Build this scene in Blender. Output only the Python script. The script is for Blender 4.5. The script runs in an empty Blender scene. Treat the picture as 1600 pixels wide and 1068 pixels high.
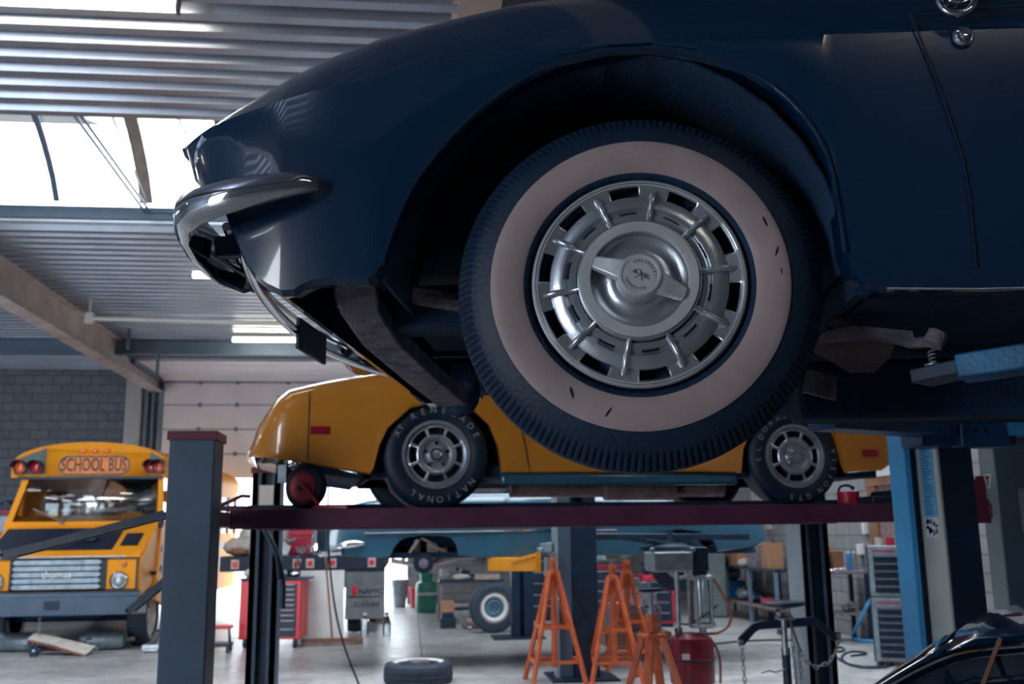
import bpy, bmesh, math, random
from mathutils import Vector, Matrix
random.seed(7)
S = bpy.context.scene
COL = S.collection
PI = math.pi
V = Vector

# ------------------------------------------------------------------ camera
F = 1520.0
_u = V((-96.0, 7771.0, -F)).normalized()
_yh = 534 + (15360 + F * F) / 7771
_d = V((-160.0, 534 - _yh, -F)).normalized()
_d = (_d - _u * _d.dot(_u)).normalized()
_x = _d.cross(_u)
CR = Matrix((_x, _d, _u))            # camera -> world
CC = V((0, 0, 1.5))
cd = bpy.data.cameras.new('camera')
cd.sensor_width = 36.0
cd.lens = F * 36.0 / 1600
cd.clip_start = 0.05
cd.dof.use_dof = True
cd.dof.focus_distance = 2.0
cd.dof.aperture_fstop = 5.8
cam = bpy.data.objects.new('camera', cd)
COL.objects.link(cam)
cam.matrix_world = Matrix.Translation(CC) @ CR.to_4x4()
S.camera = cam

def ray(px, py): return CR @ V((px - 800, 534 - py, -F))
def at(px, py, Y):
    v = ray(px, py); return CC + v * (Y / v.y)
def onfloor(px, py, z=0.0):
    v = ray(px, py); return CC + v * ((z - 1.5) / v.z)

# ------------------------------------------------------------------ world and light
S.view_settings.view_transform = 'Standard'
S.view_settings.look = 'None'
S.view_settings.exposure = 0.50
S.view_settings.gamma = 1.0
W = bpy.data.worlds.new('sky'); S.world = W
W.use_nodes = True
bg = W.node_tree.nodes['Background']
bg.inputs[0].default_value = (0.86, 0.93, 1.0, 1)
bg.inputs[1].default_value = 8.0
S.cycles.use_denoising = True
S.cycles.max_bounces = 8
S.cycles.diffuse_bounces = 4
S.cycles.glossy_bounces = 4
S.cycles.transmission_bounces = 6
S.cycles.transparent_max_bounces = 12
S.cycles.sample_clamp_indirect = 6.0
S.cycles.caustics_reflective = False
S.cycles.caustics_refractive = False

def portal(loc, rot, sx, sy):
    l = bpy.data.lights.new('window_portal', 'AREA'); l.shape = 'RECTANGLE'; l.size = sx; l.size_y = sy
    l.cycles.is_portal = True
    o = bpy.data.objects.new('window_portal', l); COL.objects.link(o)
    o.location = loc; o.rotation_euler = rot
    return o
portal((-4, 9.95, 5.75), (0, 0, 0), 20, 3.2)
portal((3.4, 13.7, 5.45), (0, 0, 0), 5.6, 2.2)
portal((-10.3, 14.5, 5.45), (0, 0, 0), 5.2, 3.7)
portal((-2.7, 22.3, 1.35), (-PI / 2, 0, 0), 5.6, 2.7)
portal((-9.45, -4.6, 2.1), (PI / 2, 0, 0), 5.1, 4.2)

# ------------------------------------------------------------------ materials
def mat(name, col, rough=0.5, metal=0.0, var=0.12, scale=6.0, bump=0.0, coat=0.0, bscale=None, spec=0.5, col2=None):
    m = bpy.data.materials.new(name); m.use_nodes = True
    nt = m.node_tree; b = nt.nodes['Principled BSDF']
    b.inputs['Roughness'].default_value = rough
    b.inputs['Metallic'].default_value = metal
    b.inputs['Coat Weight'].default_value = coat
    b.inputs['Coat Roughness'].default_value = 0.03
    b.inputs['Specular IOR Level'].default_value = spec
    tc = nt.nodes.new('ShaderNodeTexCoord')
    n = nt.nodes.new('ShaderNodeTexNoise'); n.inputs['Scale'].default_value = scale; n.inputs['Detail'].default_value = 5
    nt.links.new(tc.outputs['Object'], n.inputs['Vector'])
    r = nt.nodes.new('ShaderNodeValToRGB')
    c2 = col2 or [max(0, c * (1 - 2.2 * var)) for c in col]
    r.color_ramp.elements[0].position = 0.3; r.color_ramp.elements[1].position = 0.7
    r.color_ramp.elements[0].color = (*c2, 1); r.color_ramp.elements[1].color = (*[min(1, c * (1 + var)) for c in col], 1)
    nt.links.new(n.outputs['Fac'], r.inputs[0]); nt.links.new(r.outputs[0], b.inputs['Base Color'])
    if bump:
        n2 = nt.nodes.new('ShaderNodeTexNoise'); n2.inputs['Scale'].default_value = bscale or scale * 8; n2.inputs['Detail'].default_value = 4
        nt.links.new(tc.outputs['Object'], n2.inputs['Vector'])
        bp = nt.nodes.new('ShaderNodeBump'); bp.inputs['Strength'].default_value = bump; bp.inputs['Distance'].default_value = 0.01
        nt.links.new(n2.outputs['Fac'], bp.inputs['Height']); nt.links.new(bp.outputs[0], b.inputs['Normal'])
    return m

def emis(name, col, s):
    m = bpy.data.materials.new(name); m.use_nodes = True
    b = m.node_tree.nodes['Principled BSDF']
    b.inputs['Base Color'].default_value = (*col, 1)
    b.inputs['Emission Color'].default_value = (*col, 1); b.inputs['Emission Strength'].default_value = s
    return m

def glass(name, tint, gl=0.12, rough=0.02):
    m = bpy.data.materials.new(name); m.use_nodes = True
    nt = m.node_tree; nt.nodes.clear()
    o = nt.nodes.new('ShaderNodeOutputMaterial'); mx = nt.nodes.new('ShaderNodeMixShader')
    t = nt.nodes.new('ShaderNodeBsdfTransparent'); t.inputs[0].default_value = (*tint, 1)
    g = nt.nodes.new('ShaderNodeBsdfGlossy'); g.inputs['Roughness'].default_value = rough
    lw = nt.nodes.new('ShaderNodeFresnel'); lw.inputs[0].default_value = 1.5
    ad = nt.nodes.new('ShaderNodeMath'); ad.operation = 'ADD'; ad.inputs[1].default_value = gl
    nt.links.new(lw.outputs[0], ad.inputs[0]); nt.links.new(ad.outputs[0], mx.inputs[0])
    nt.links.new(t.outputs[0], mx.inputs[1]); nt.links.new(g.outputs[0], mx.inputs[2]); nt.links.new(mx.outputs[0], o.inputs[0])
    return m

M = {}
M['black_paint'] = mat('navy_black_paint', (0.0014, 0.028, 0.080), 0.20, 0, 0.05, 2, coat=1.0)
M['under'] = mat('undercoating', (0.001, 0.028, 0.078), 0.8, 0, 0.2, 9, bump=0.5)
M['rubber'] = mat('tyre_rubber', (0.002, 0.021, 0.055), 0.55, 0, 0.1, 12, bump=0.15)
M['rubber_grey'] = mat('worn_rubber', (0.03, 0.05, 0.085), 0.6, 0, 0.15, 12, bump=0.15)
M['whitewall'] = mat('whitewall_rubber', (0.42, 0.335, 0.345), 0.55, 0, 0.08, 7, bump=0.08, bscale=40)
M['chrome'] = mat('chrome', (0.78, 0.80, 0.84), 0.07, 1, 0.02, 3)
M['alu'] = mat('brushed_aluminium', (0.62, 0.68, 0.76), 0.28, 0.80, 0.10, 9, bump=0.05)
M['alu_face'] = mat('machined_aluminium', (0.78, 0.83, 0.88), 0.36, 0.45, 0.08, 14, bump=0.05)
M['dark'] = mat('dark_navy_steel', (0.004, 0.025, 0.06), 0.45, 0, 0.2, 8)
M['ink'] = mat('black_ink', (0.002, 0.014, 0.04), 0.5, 0, 0.0, 8)
M['rust'] = mat('rusty_frame_steel', (0.27, 0.22, 0.26), 0.7, 0.1, 0.2, 22, bump=0.5, col2=(0.10, 0.10, 0.14))
M['brownrust'] = mat('heat_stained_sheet', (0.30, 0.21, 0.20), 0.6, 0.2, 0.2, 14, bump=0.3, col2=(0.16, 0.12, 0.14))
M['yellow'] = mat('amber_yellow_paint', (0.70, 0.27, 0.025), 0.22, 0, 0.04, 2, coat=1.0)
M['busyellow'] = mat('school_bus_yellow', (0.95, 0.36, 0.02), 0.5, 0, 0.05, 2, spec=0.15)
M['blue'] = mat('teal_blue_paint', (0.04, 0.13, 0.21), 0.25, 0, 0.06, 2, coat=1.0)
M['maroon'] = mat('maroon_painted_steel', (0.105, 0.024, 0.070), 0.45, 0, 0.12, 5, bump=0.05)
M['redcap'] = mat('red_painted_steel', (0.13, 0.015, 0.04), 0.45, 0, 0.15, 5)
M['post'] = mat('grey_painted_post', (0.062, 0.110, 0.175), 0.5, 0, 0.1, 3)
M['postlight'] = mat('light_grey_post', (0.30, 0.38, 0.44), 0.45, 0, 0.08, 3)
M['liftblue'] = mat('bright_blue_lift_paint', (0.05, 0.38, 0.78), 0.45, 0, 0.12, 4, col2=(0.04, 0.30, 0.62))
M['liftdark'] = mat('worn_dark_blue_paint', (0.005, 0.06, 0.17), 0.4, 0, 0.2, 6)
M['cream'] = mat('cream_column_cover', (0.62, 0.65, 0.62), 0.5, 0, 0.06, 4)
M['sticker'] = mat('blue_instruction_sticker', (0.16, 0.52, 0.85), 0.5, 0, 0.05, 30)
M['white'] = mat('white_enamel', (0.78, 0.80, 0.80), 0.5, 0, 0.04, 3)
M['offwhite'] = mat('off_white_cloth', (0.62, 0.56, 0.53), 0.9, 0, 0.1, 8, bump=0.5)
M['red'] = mat('bright_red_enamel', (0.75, 0.03, 0.05), 0.35, 0, 0.06, 4)
M['redhub'] = mat('crimson_rim_paint', (0.55, 0.02, 0.06), 0.4, 0, 0.06, 6)
M['orange'] = mat('orange_stand_paint', (0.62, 0.13, 0.045), 0.45, 0, 0.15, 10, bump=0.1)
M['armyellow'] = mat('yellow_arm_paint', (0.85, 0.33, 0.01), 0.4, 0, 0.05, 5)
M['tankred'] = mat('dark_red_tank_paint', (0.22, 0.012, 0.035), 0.35, 0, 0.15, 6)
M['green'] = mat('green_cylinder_paint', (0.035, 0.22, 0.16), 0.4, 0, 0.08, 6)
M['steel'] = mat('bare_steel', (0.42, 0.46, 0.50), 0.35, 0.8, 0.15, 12, bump=0.1)
M['dullsteel'] = mat('galvanised_sheet', (0.30, 0.38, 0.45), 0.45, 0.5, 0.15, 10)
M['cardboard'] = mat('cardboard', (0.42, 0.22, 0.13), 0.85, 0, 0.08, 10)
M['wood'] = mat('brown_wood', (0.28, 0.13, 0.08), 0.6, 0, 0.15, 4)
M['plasticblue'] = mat('blue_plastic', (0.02, 0.20, 0.50), 0.4, 0, 0.05, 5)
M['plasticred'] = mat('red_plastic', (0.60, 0.03, 0.06), 0.4, 0, 0.05, 5)
M['greyplastic'] = mat('grey_plastic', (0.16, 0.21, 0.23), 0.55, 0, 0.1, 5)
M['hose'] = mat('orange_rubber_hose', (0.35, 0.09, 0.05), 0.5, 0, 0.05, 8)
M['lens_red'] = mat('red_lens', (0.45, 0.01, 0.03), 0.15, 0, 0.05, 20, coat=1)
M['lens_amber'] = mat('amber_lens', (0.9, 0.12, 0.03), 0.15, 0, 0.05, 20, coat=1)
M['letter'] = mat('pale_tyre_lettering', (0.42, 0.38, 0.38), 0.6, 0, 0.1, 30)
M['tan'] = mat('tan_board', (0.45, 0.36, 0.30), 0.8, 0, 0.1, 8)
M['pipe'] = mat('painted_pipe', (0.13, 0.20, 0.29), 0.5, 0, 0.05, 5)
M['glass'] = glass('clear_glass', (0.80, 0.86, 0.88), 0.10)
M['busglass'] = glass('bus_window_glass', (0.80, 0.86, 0.88), 0.24, 0.08)
M['darkglass'] = mat('tinted_glass', (0.003, 0.018, 0.04), 0.04, 0, 0.0, 2, coat=1)
M['opal'] = glass('opal_roof_glazing', (0.80, 0.81, 0.80), 0.0, 0.3)
M['tube'] = emis('fluorescent_tube', (1.0, 0.90, 0.74), 16.0)
M['seam'] = mat('panel_gap', (0.0008, 0.009, 0.028), 0.6, 0, 0.0, 2)

# ------------------------------------------------------------------ mesh helpers
class MB:
    def __init__(s): s.bm = bmesh.new()
    def box(s, c, sz, rot=None):
        r = bmesh.ops.create_cube(s.bm, size=1.0)['verts']
        mt = Matrix.Translation(V(c))
        if rot is not None:
            mt = mt @ (rot.to_4x4() if isinstance(rot, Matrix) else Matrix.Rotation(rot, 4, 'Z'))
        mt = mt @ Matrix.Diagonal((*sz, 1))
        bmesh.ops.transform(s.bm, matrix=mt, verts=r); return s
    def b2(s, a, b): return s.box([(a[i] + b[i]) / 2 for i in range(3)], [abs(a[i] - b[i]) for i in range(3)])
    def bar(s, p0, p1, w, h, up=(0, 0, 1)):
        p0, p1 = V(p0), V(p1); d = p1 - p0; L = d.length; d.normalize()
        up = V(up)
        if abs(d.dot(up)) > 0.97: up = V((1, 0, 0))
        sd = d.cross(up).normalized(); u2 = sd.cross(d)
        return s.box((p0 + p1) / 2, (L, w, h), Matrix((d, sd, u2)).transposed())
    def ring(s, c, n, r, seg, ph=0.0, e=None):
        n = V(n).normalized()
        if e is None:
            e = V((0, 0, 1)) if abs(n.z) < 0.9 else V((1, 0, 0))
            e = (e - n * e.dot(n)).normalized()
        f = n.cross(e)
        return [s.bm.verts.new(V(c) + e * (r * math.cos(ph + 2 * PI * i / seg)) + f * (r * math.sin(ph + 2 * PI * i / seg))) for i in range(seg)]
    def bridge(s, A, B, closed=True, skip=None):
        n = len(A)
        for i in range(n if closed else n - 1):
            if skip and skip(i): continue
            j = (i + 1) % n
            try: s.bm.faces.new((A[i], A[j], B[j], B[i]))
            except ValueError: pass
    def cyl(s, p0, p1, r0, r1=None, seg=16, cap=True):
        p0, p1 = V(p0), V(p1); r1 = r0 if r1 is None else r1
        A = s.ring(p0, p1 - p0, r0, seg); B = s.ring(p1, p1 - p0, r1, seg)
        s.bridge(A, B)
        if cap: s.bm.faces.new(A[::-1]); s.bm.faces.new(B)
        return s
    def tube(s, pts, r, seg=8, closed=False, smooth=0):
        pts = [V(p) for p in pts]
        for _ in range(smooth):
            q = [pts[0]]
            for a, b in zip(pts[:-1], pts[1:]): q += [a * 0.75 + b * 0.25, a * 0.25 + b * 0.75]
            if isinstance(r, (list, tuple)):
                r2 = [r[0]]
                for a, b in zip(r[:-1], r[1:]): r2 += [a * 0.75 + b * 0.25, a * 0.25 + b * 0.75]
                r = r2 + [r[-1]]
            pts = q + [pts[-1]]
        n = len(pts); rings = []; e = None
        for i, p in enumerate(pts):
            t = (pts[(i + 1) % n] - pts[i - 1]) if closed else (pts[min(i + 1, n - 1)] - pts[max(i - 1, 0)])
            t.normalize()
            if e is None: e = V((0, 0, 1)) if abs(t.z) < 0.9 else V((1, 0, 0))
            e = (e - t * e.dot(t)).normalized()
            rr = r[i] if isinstance(r, (list, tuple)) else r
            rings.append(s.ring(p, t, rr, seg, 0, e))
        for a, b in zip(rings[:-1], rings[1:]): s.bridge(a, b)
        if closed: s.bridge(rings[-1], rings[0])
        else: s.bm.faces.new(rings[0][::-1]); s.bm.faces.new(rings[-1])
        return s
    def lathe(s, prof, o=(0, 0, 0), n=(0, -1, 0), seg=48, skip=None, mod=None):
        """prof: (radius, axial) pairs; skip(ring, i) leaves a face out; mod(ring, i, r, a) -> (r, a)"""
        n = V(n).normalized()
        e = V((0, 0, 1)) if abs(n.z) < 0.9 else V((1, 0, 0))
        e = (e - n * e.dot(n)).normalized(); f = e.cross(n)
        rows = []
        for k, (r, a) in enumerate(prof):
            row = []
            if r < 1e-6:
                v0 = s.bm.verts.new(V(o) + n * a); row = [v0] * seg
            else:
                for i in range(seg):
                    rr, aa = mod(k, i, r, a) if mod else (r, a)
                    t = 2 * PI * i / seg
                    row.append(s.bm.verts.new(V(o) + n * aa + e * (rr * math.cos(t)) + f * (rr * math.sin(t))))
            rows.append(row)
        for k in range(len(rows) - 1):
            A, B = rows[k], rows[k + 1]
            for i in range(seg):
                if skip and skip(k, i): continue
                j = (i + 1) % seg
                vs = []
                for q in (A[i], A[j], B[j], B[i]):
                    if q not in vs: vs.append(q)
                if len(vs) > 2:
                    try: s.bm.faces.new(vs)
                    except ValueError: pass
        return s
    def prism(s, pts, d):
        d = V(d)
        A = [s.bm.verts.new(V(p)) for p in pts]; B = [s.bm.verts.new(V(p) + d) for p in pts]
        s.bridge(A, B); s.bm.faces.new(A[::-1]); s.bm.faces.new(B); return s
    def quad(s, *p):
        s.bm.faces.new([s.bm.verts.new(V(q)) for q in p]); return s
    def loft(s, secs, loop=False, cap=False):
        rows = [[s.bm.verts.new(V(p)) for p in sec] for sec in secs]
        for a, b in zip(rows[:-1], rows[1:]): s.bridge(a, b, loop)
        if cap: s.bm.faces.new(rows[0][::-1]); s.bm.faces.new(rows[-1])
        return s
    def ball(s, c, r, sc=(1, 1, 1), seg=16):
        q = bmesh.ops.create_uvsphere(s.bm, u_segments=seg, v_segments=seg // 2, radius=r)['verts']
        bmesh.ops.transform(s.bm, matrix=Matrix.Translation(V(c)) @ Matrix.Diagonal((*sc, 1)), verts=q); return s
    def torus(s, c, n, R, r, seg=32, sg=8):
        n = V(n).normalized(); e = V((0, 0, 1)) if abs(n.z) < 0.9 else V((1, 0, 0))
        e = (e - n * e.dot(n)).normalized(); f = n.cross(e)
        return s.tube([V(c) + e * R * math.cos(2 * PI * i / seg) + f * R * math.sin(2 * PI * i / seg) for i in range(seg)], r, sg, True)
    def text(s, txt, o, ex, ey, size, depth=0.002):
        cu = bpy.data.curves.new('t', 'FONT'); cu.body = txt; cu.size = 1.0; cu.align_x = 'CENTER'; cu.align_y = 'CENTER'
        cu.resolution_u = 3
        ob = bpy.data.objects.new('t', cu); COL.objects.link(ob)
        dg = bpy.context.evaluated_depsgraph_get()
        me = bpy.data.meshes.new_from_object(ob.evaluated_get(dg))
        bpy.data.objects.remove(ob); bpy.data.curves.remove(cu)
        ex, ey = V(ex), V(ey); nn = ex.cross(ey).normalized()
        sx, sy = size if isinstance(size, tuple) else (size, size)
        vs = [s.bm.verts.new(V(o) + ex * v.co.x * sx + ey * v.co.y * sy + nn * depth) for v in me.vertices]
        for p in me.polygons:
            try: s.bm.faces.new([vs[i] for i in p.vertices])
            except ValueError: pass
        bpy.data.meshes.remove(me); return s
    def arctext(s, txt, o, ex, ey, R, mid, span, size, depth=0.0, inward=False):
        n = len(txt)
        ex, ey = V(ex), V(ey)
        for i, ch in enumerate(txt):
            if ch == ' ': continue
            t = (i / (n - 1) - 0.5) * span if n > 1 else 0
            a = math.radians(mid + (t if inward else -t))
            rad = ex * math.cos(a) + ey * math.sin(a)
            tan = ex * math.sin(a) - ey * math.cos(a)
            if inward: s.text(ch, V(o) + rad * R, -tan, -rad, size, depth)
            else: s.text(ch, V(o) + rad * R, tan, rad, size, depth)
        return s
    def done(s, name, m, parent=None, bev=0.0, ang=38, solid=0.0, recalc=True, flat=False):
        if recalc: bmesh.ops.recalc_face_normals(s.bm, faces=s.bm.faces)
        me = bpy.data.meshes.new(name); s.bm.to_mesh(me); s.bm.free()
        if not flat:
            for p in me.polygons: p.use_smooth = True
            me.set_sharp_from_angle(angle=math.radians(ang))
        me.materials.append(M[m] if isinstance(m, str) else m)
        o = bpy.data.objects.new(name, me); COL.objects.link(o)
        if parent: o.parent = parent
        if solid:
            q = o.modifiers.new('solid', 'SOLIDIFY'); q.thickness = solid; q.offset = -1
        if bev:
            q = o.modifiers.new('bevel', 'BEVEL'); q.width = bev; q.segments = 2; q.limit_method = 'ANGLE'
        return o

def thing(name, label, cat, loc=(0, 0, 0), rz=0.0, group=None):
    o = bpy.data.objects.new(name, None); COL.objects.link(o); o.empty_display_size = 0.1
    o.location = loc; o.rotation_euler = (0, 0, rz); tag(o, label, cat, group); return o
def tag(o, label, cat, group=None):
    o['label'] = label; o['category'] = cat
    if group: o['group'] = group
    return o
def struct(o): o['kind'] = 'structure'; return o
def dup(root, loc, rz=None, label=None):
    r = root.copy(); COL.objects.link(r); r.location = loc
    if rz is not None: r.rotation_euler = (0, 0, rz)
    if label: r['label'] = label
    for ch in list(root.children):
        c = ch.copy(); COL.objects.link(c); c.parent = r
        for g in list(ch.children):
            d = g.copy(); COL.objects.link(d); d.parent = c
    return r
def interp(tab, x):
    if x <= tab[0][0]: return tab[0][1]
    for a, b in zip(tab[:-1], tab[1:]):
        if x <= b[0]: return a[1] + (b[1] - a[1]) * (x - a[0]) / max(1e-9, b[0] - a[0])
    return tab[-1][1]
def sinterp(tab, x):
    """smooth (Catmull-Rom) version of interp"""
    n = len(tab)
    if x <= tab[0][0]: return tab[0][1]
    if x >= tab[-1][0]: return tab[-1][1]
    for i in range(n - 1):
        if x <= tab[i + 1][0]:
            x0, y0 = tab[i]; x1, y1 = tab[i + 1]; h = x1 - x0; t = (x - x0) / h
            m0 = (y1 - tab[i - 1][1]) / (x1 - tab[i - 1][0]) if i else (y1 - y0) / h
            m1 = (tab[i + 2][1] - y0) / (tab[i + 2][0] - x0) if i < n - 2 else (y1 - y0) / h
            return ((2 * t**3 - 3 * t * t + 1) * y0 + (t**3 - 2 * t * t + t) * h * m0 + (-2 * t**3 + 3 * t * t) * y1 + (t**3 - t * t) * h * m1)

# ================================================================== THE HALL
XL, XR, YF, YB, H = -13.0, 6.25, -4.6, 22.0, 5.2

def floor_mat():
    m = bpy.data.materials.new('polished_concrete'); m.use_nodes = True
    nt = m.node_tree; b = nt.nodes['Principled BSDF']; L = nt.links.new
    tc = nt.nodes.new('ShaderNodeTexCoord')
    n1 = nt.nodes.new('ShaderNodeTexNoise'); n1.inputs['Scale'].default_value = 0.9; n1.inputs['Detail'].default_value = 9; n1.inputs['Roughness'].default_value = 0.65
    mp = nt.nodes.new('ShaderNodeMapping'); mp.inputs['Scale'].default_value = (1, 2.2, 1)
    L(tc.outputs['Object'], mp.inputs[0]); L(mp.outputs[0], n1.inputs['Vector'])
    r = nt.nodes.new('ShaderNodeValToRGB')
    r.color_ramp.elements[0].position = 0.32; r.color_ramp.elements[0].color = (0.27, 0.29, 0.32, 1)
    r.color_ramp.elements[1].position = 0.62; r.color_ramp.elements[1].color = (0.54, 0.53, 0.53, 1)
    L(n1.outputs['Fac'], r.inputs[0])
    n2 = nt.nodes.new('ShaderNodeTexNoise'); n2.inputs['Scale'].default_value = 7; n2.inputs['Detail'].default_value = 8
    L(tc.outputs['Object'], n2.inputs['Vector'])
    r2 = nt.nodes.new('ShaderNodeValToRGB'); r2.color_ramp.elements[0].position = 0.33; r2.color_ramp.elements[0].color = (0.45, 0.47, 0.5, 1)
    r2.color_ramp.elements[1].position = 0.5; r2.color_ramp.elements[1].color = (1, 1, 1, 1)
    L(n2.outputs['Fac'], r2.inputs[0])
    mx = nt.nodes.new('ShaderNodeMix'); mx.data_type = 'RGBA'; mx.blend_type = 'MULTIPLY'; mx.inputs[0].default_value = 0.7
    L(r.outputs[0], mx.inputs[6]); L(r2.outputs[0], mx.inputs[7]); L(mx.outputs[2], b.inputs['Base Color'])
    r3 = nt.nodes.new('ShaderNodeMapRange'); r3.inputs[3].default_value = 0.16; r3.inputs[4].default_value = 0.5
    L(n1.outputs['Fac'], r3.inputs[0]); L(r3.outputs[0], b.inputs['Roughness'])
    bp = nt.nodes.new('ShaderNodeBump'); bp.inputs['Strength'].default_value = 0.06; L(n2.outputs['Fac'], bp.inputs['Height']); L(bp.outputs[0], b.inputs['Normal'])
    return m
def block_mat(name, c1, c2, mortar, axis='X'):
    m = bpy.data.materials.new(name); m.use_nodes = True
    nt = m.node_tree; b = nt.nodes['Principled BSDF']; L = nt.links.new; b.inputs['Roughness'].default_value = 0.85
    tc = nt.nodes.new('ShaderNodeTexCoord'); sp = nt.nodes.new('ShaderNodeSeparateXYZ'); cb = nt.nodes.new('ShaderNodeCombineXYZ')
    L(tc.outputs['Object'], sp.inputs[0]); L(sp.outputs[axis], cb.inputs[0]); L(sp.outputs['Z'], cb.inputs[1])
    br = nt.nodes.new('ShaderNodeTexBrick'); br.inputs['Scale'].default_value = 1.0
    br.inputs['Brick Width'].default_value = 0.40; br.inputs['Row Height'].default_value = 0.20; br.inputs['Mortar Size'].default_value = 0.011
    br.inputs['Color1'].default_value = (*c1, 1); br.inputs['Color2'].default_value = (*c2, 1); br.inputs['Mortar'].default_value = (*mortar, 1)
    L(cb.outputs[0], br.inputs[0])
    n = nt.nodes.new('ShaderNodeTexNoise'); n.inputs['Scale'].default_value = 5; n.inputs['Detail'].default_value = 6
    L(tc.outputs['Object'], n.inputs['Vector'])
    mr = nt.nodes.new('ShaderNodeMapRange'); mr.inputs[3].default_value = 0.65; mr.inputs[4].default_value = 1.25; L(n.outputs['Fac'], mr.inputs[0])
    mx = nt.nodes.new('ShaderNodeMix'); mx.data_type = 'RGBA'; mx.blend_type = 'MULTIPLY'; mx.inputs[0].default_value = 1
    L(br.outputs[0], mx.inputs[6]); L(mr.outputs[0], mx.inputs[7]); L(mx.outputs[2], b.inputs['Base Color'])
    bp = nt.nodes.new('ShaderNodeBump'); bp.inputs['Strength'].default_value = 0.4; bp.inputs['Distance'].default_value = 0.02
    L(br.outputs['Fac'], bp.inputs['Height']); bp.invert = True; L(bp.outputs[0], b.inputs['Normal'])
    return m
M['floor'] = floor_mat()
M['block_left'] = block_mat('dark_grey_blockwork', (0.22, 0.25, 0.31), (0.18, 0.215, 0.28), (0.09, 0.12, 0.17))
M['block_right'] = block_mat('pale_grey_blockwork', (0.33, 0.33, 0.34), (0.28, 0.29, 0.31), (0.16, 0.18, 0.21), 'Y')
M['deck'] = mat('galvanised_roof_deck', (0.36, 0.40, 0.48), 0.32, 0.7, 0.08, 1.5)
M['beam'] = mat('primed_steel_beam', (0.60, 0.54, 0.54), 0.5, 0, 0.15, 3, col2=(0.48, 0.38, 0.36))
M['doorpanel'] = mat('sectional_door_panel', (0.78, 0.76, 0.80), 0.45, 0, 0.03, 2)
M['column'] = mat('pale_column', (0.50, 0.52, 0.56), 0.6, 0, 0.06, 3)
M['light_screen'] = mat('pale_light_screen', (0.75, 0.76, 0.78), 0.8, 0, 0.03, 0.5)
M['yard'] = mat('pale_concrete_yard', (0.55, 0.54, 0.52), 0.8, 0, 0.06, 0.6)  # plain pale concrete ground outside the door

struct(MB().b2((XL, YF, -0.3), (XR, YB + 0.25, 0)).done('floor', 'floor', flat=True))
struct(MB().b2((-40, YB + 0.25, -0.3), (30, 60, -0.02)).done('ground', 'yard', flat=True))
mb = MB(); mb.b2((-16, 32, -0.02), (14, 34, 9)); mb.b2((-16, 31.9, 4.5), (14, 32, 4.7)); struct(mb.done('door_light_screen', 'light_screen', flat=True))  # building front added outside to cut sky light through the far door
j = onfloor(655, 985)
struct(MB().b2((j.x - 0.006, YF, -0.01), (j.x + 0.006, YB, 0.0015)).done('trim_1', 'seam', flat=True))   # floor joint

def deck(y0, y1, xr=None, xl=None):
    mb = MB(); y = y1; prof = []; XR_ = xr or XR; XL_ = xl or XL
    while y > y0 + 0.001:
        prof += [(y, H), (y - 0.035, H - 0.075), (y - 0.135, H - 0.075), (y - 0.165, H)]
        y -= 0.25
    prof.append((max(y, y0), H))
    prof = [p for p in prof if p[0] >= y0 - 1e-6]
    mb.loft([[(XL_, p[0], p[1]) for p in prof], [(XR_, p[0], p[1]) for p in prof]])
    o = mb.done('ceiling', 'deck', solid=-0.03, flat=True, recalc=False); struct(o); return o
SY0, SY1 = 8.38, 11.6
deck(YF, SY0); deck(SY1, 12.6); deck(12.6, 14.85, 0.62, -7.7); deck(14.85, 16.35, None, -7.7); deck(16.35, YB)
mb = MB(); mb.b2((XL, YF, H + 0.05), (XR, SY0, H + 0.2)); mb.b2((-7.7, SY1, H + 0.05), (0.62, YB, H + 0.2)); mb.b2((XL, SY1, H + 0.05), (-7.7, 12.6, H + 0.2)); mb.b2((XL, 16.35, H + 0.05), (-7.7, YB, H + 0.2)); mb.b2((0.62, SY1, H + 0.05), (XR, 12.6, H + 0.2)); mb.b2((0.62, 14.85, H + 0.05), (XR, YB, H + 0.2))
struct(mb.done('roof', 'pipe', flat=True))
# skylight: upstands, arched ribs, opal barrel glazing
mb = MB(); mb.b2((XL, SY0 - 0.05, H - 0.03), (XR, SY0, H + 0.30)); struct(MB().b2((XL, SY1 + .01, H - 0.03), (XR, SY1 + 0.02, H + 0.30)).done('window_4', 'opal', flat=True))
mb.b2((XL, SY0, H + 0.2), (XL + 0.05, SY1, H + 1.2)); mb.b2((XR - 0.05, SY0, H + 0.2), (XR, SY1, H + 1.2))
struct(mb.done('skylight_kerb', 'white', flat=True))
def arc(t, R=0.9):      # t 0..1 across the opening
    return SY0 + (SY1 - SY0) * t, H + 0.30 + R * math.sin(PI * t) ** 0.8
N = 18
mb = MB(); mb.loft([[(XL, *arc(i / N)) for i in range(N + 1)], [(XR, *arc(i / N)) for i in range(N + 1)]])
sk = struct(mb.done('window_1', 'opal', flat=True))
struct(MB().b2((0.62, 12.6, H + 0.12), (XR, 14.85, H + 0.13)).done('fill_skylight_right', 'opal', flat=True))  # roof glazing added behind the raised car to brighten the right background
struct(MB().b2((XL, 12.6, H + 0.12), (-7.7, 16.35, H + 0.13)).done('fill_skylight_left', 'opal', flat=True))  # unseen roof glazing added left of frame to light the back left
xr = -12.27; k = 0
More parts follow.
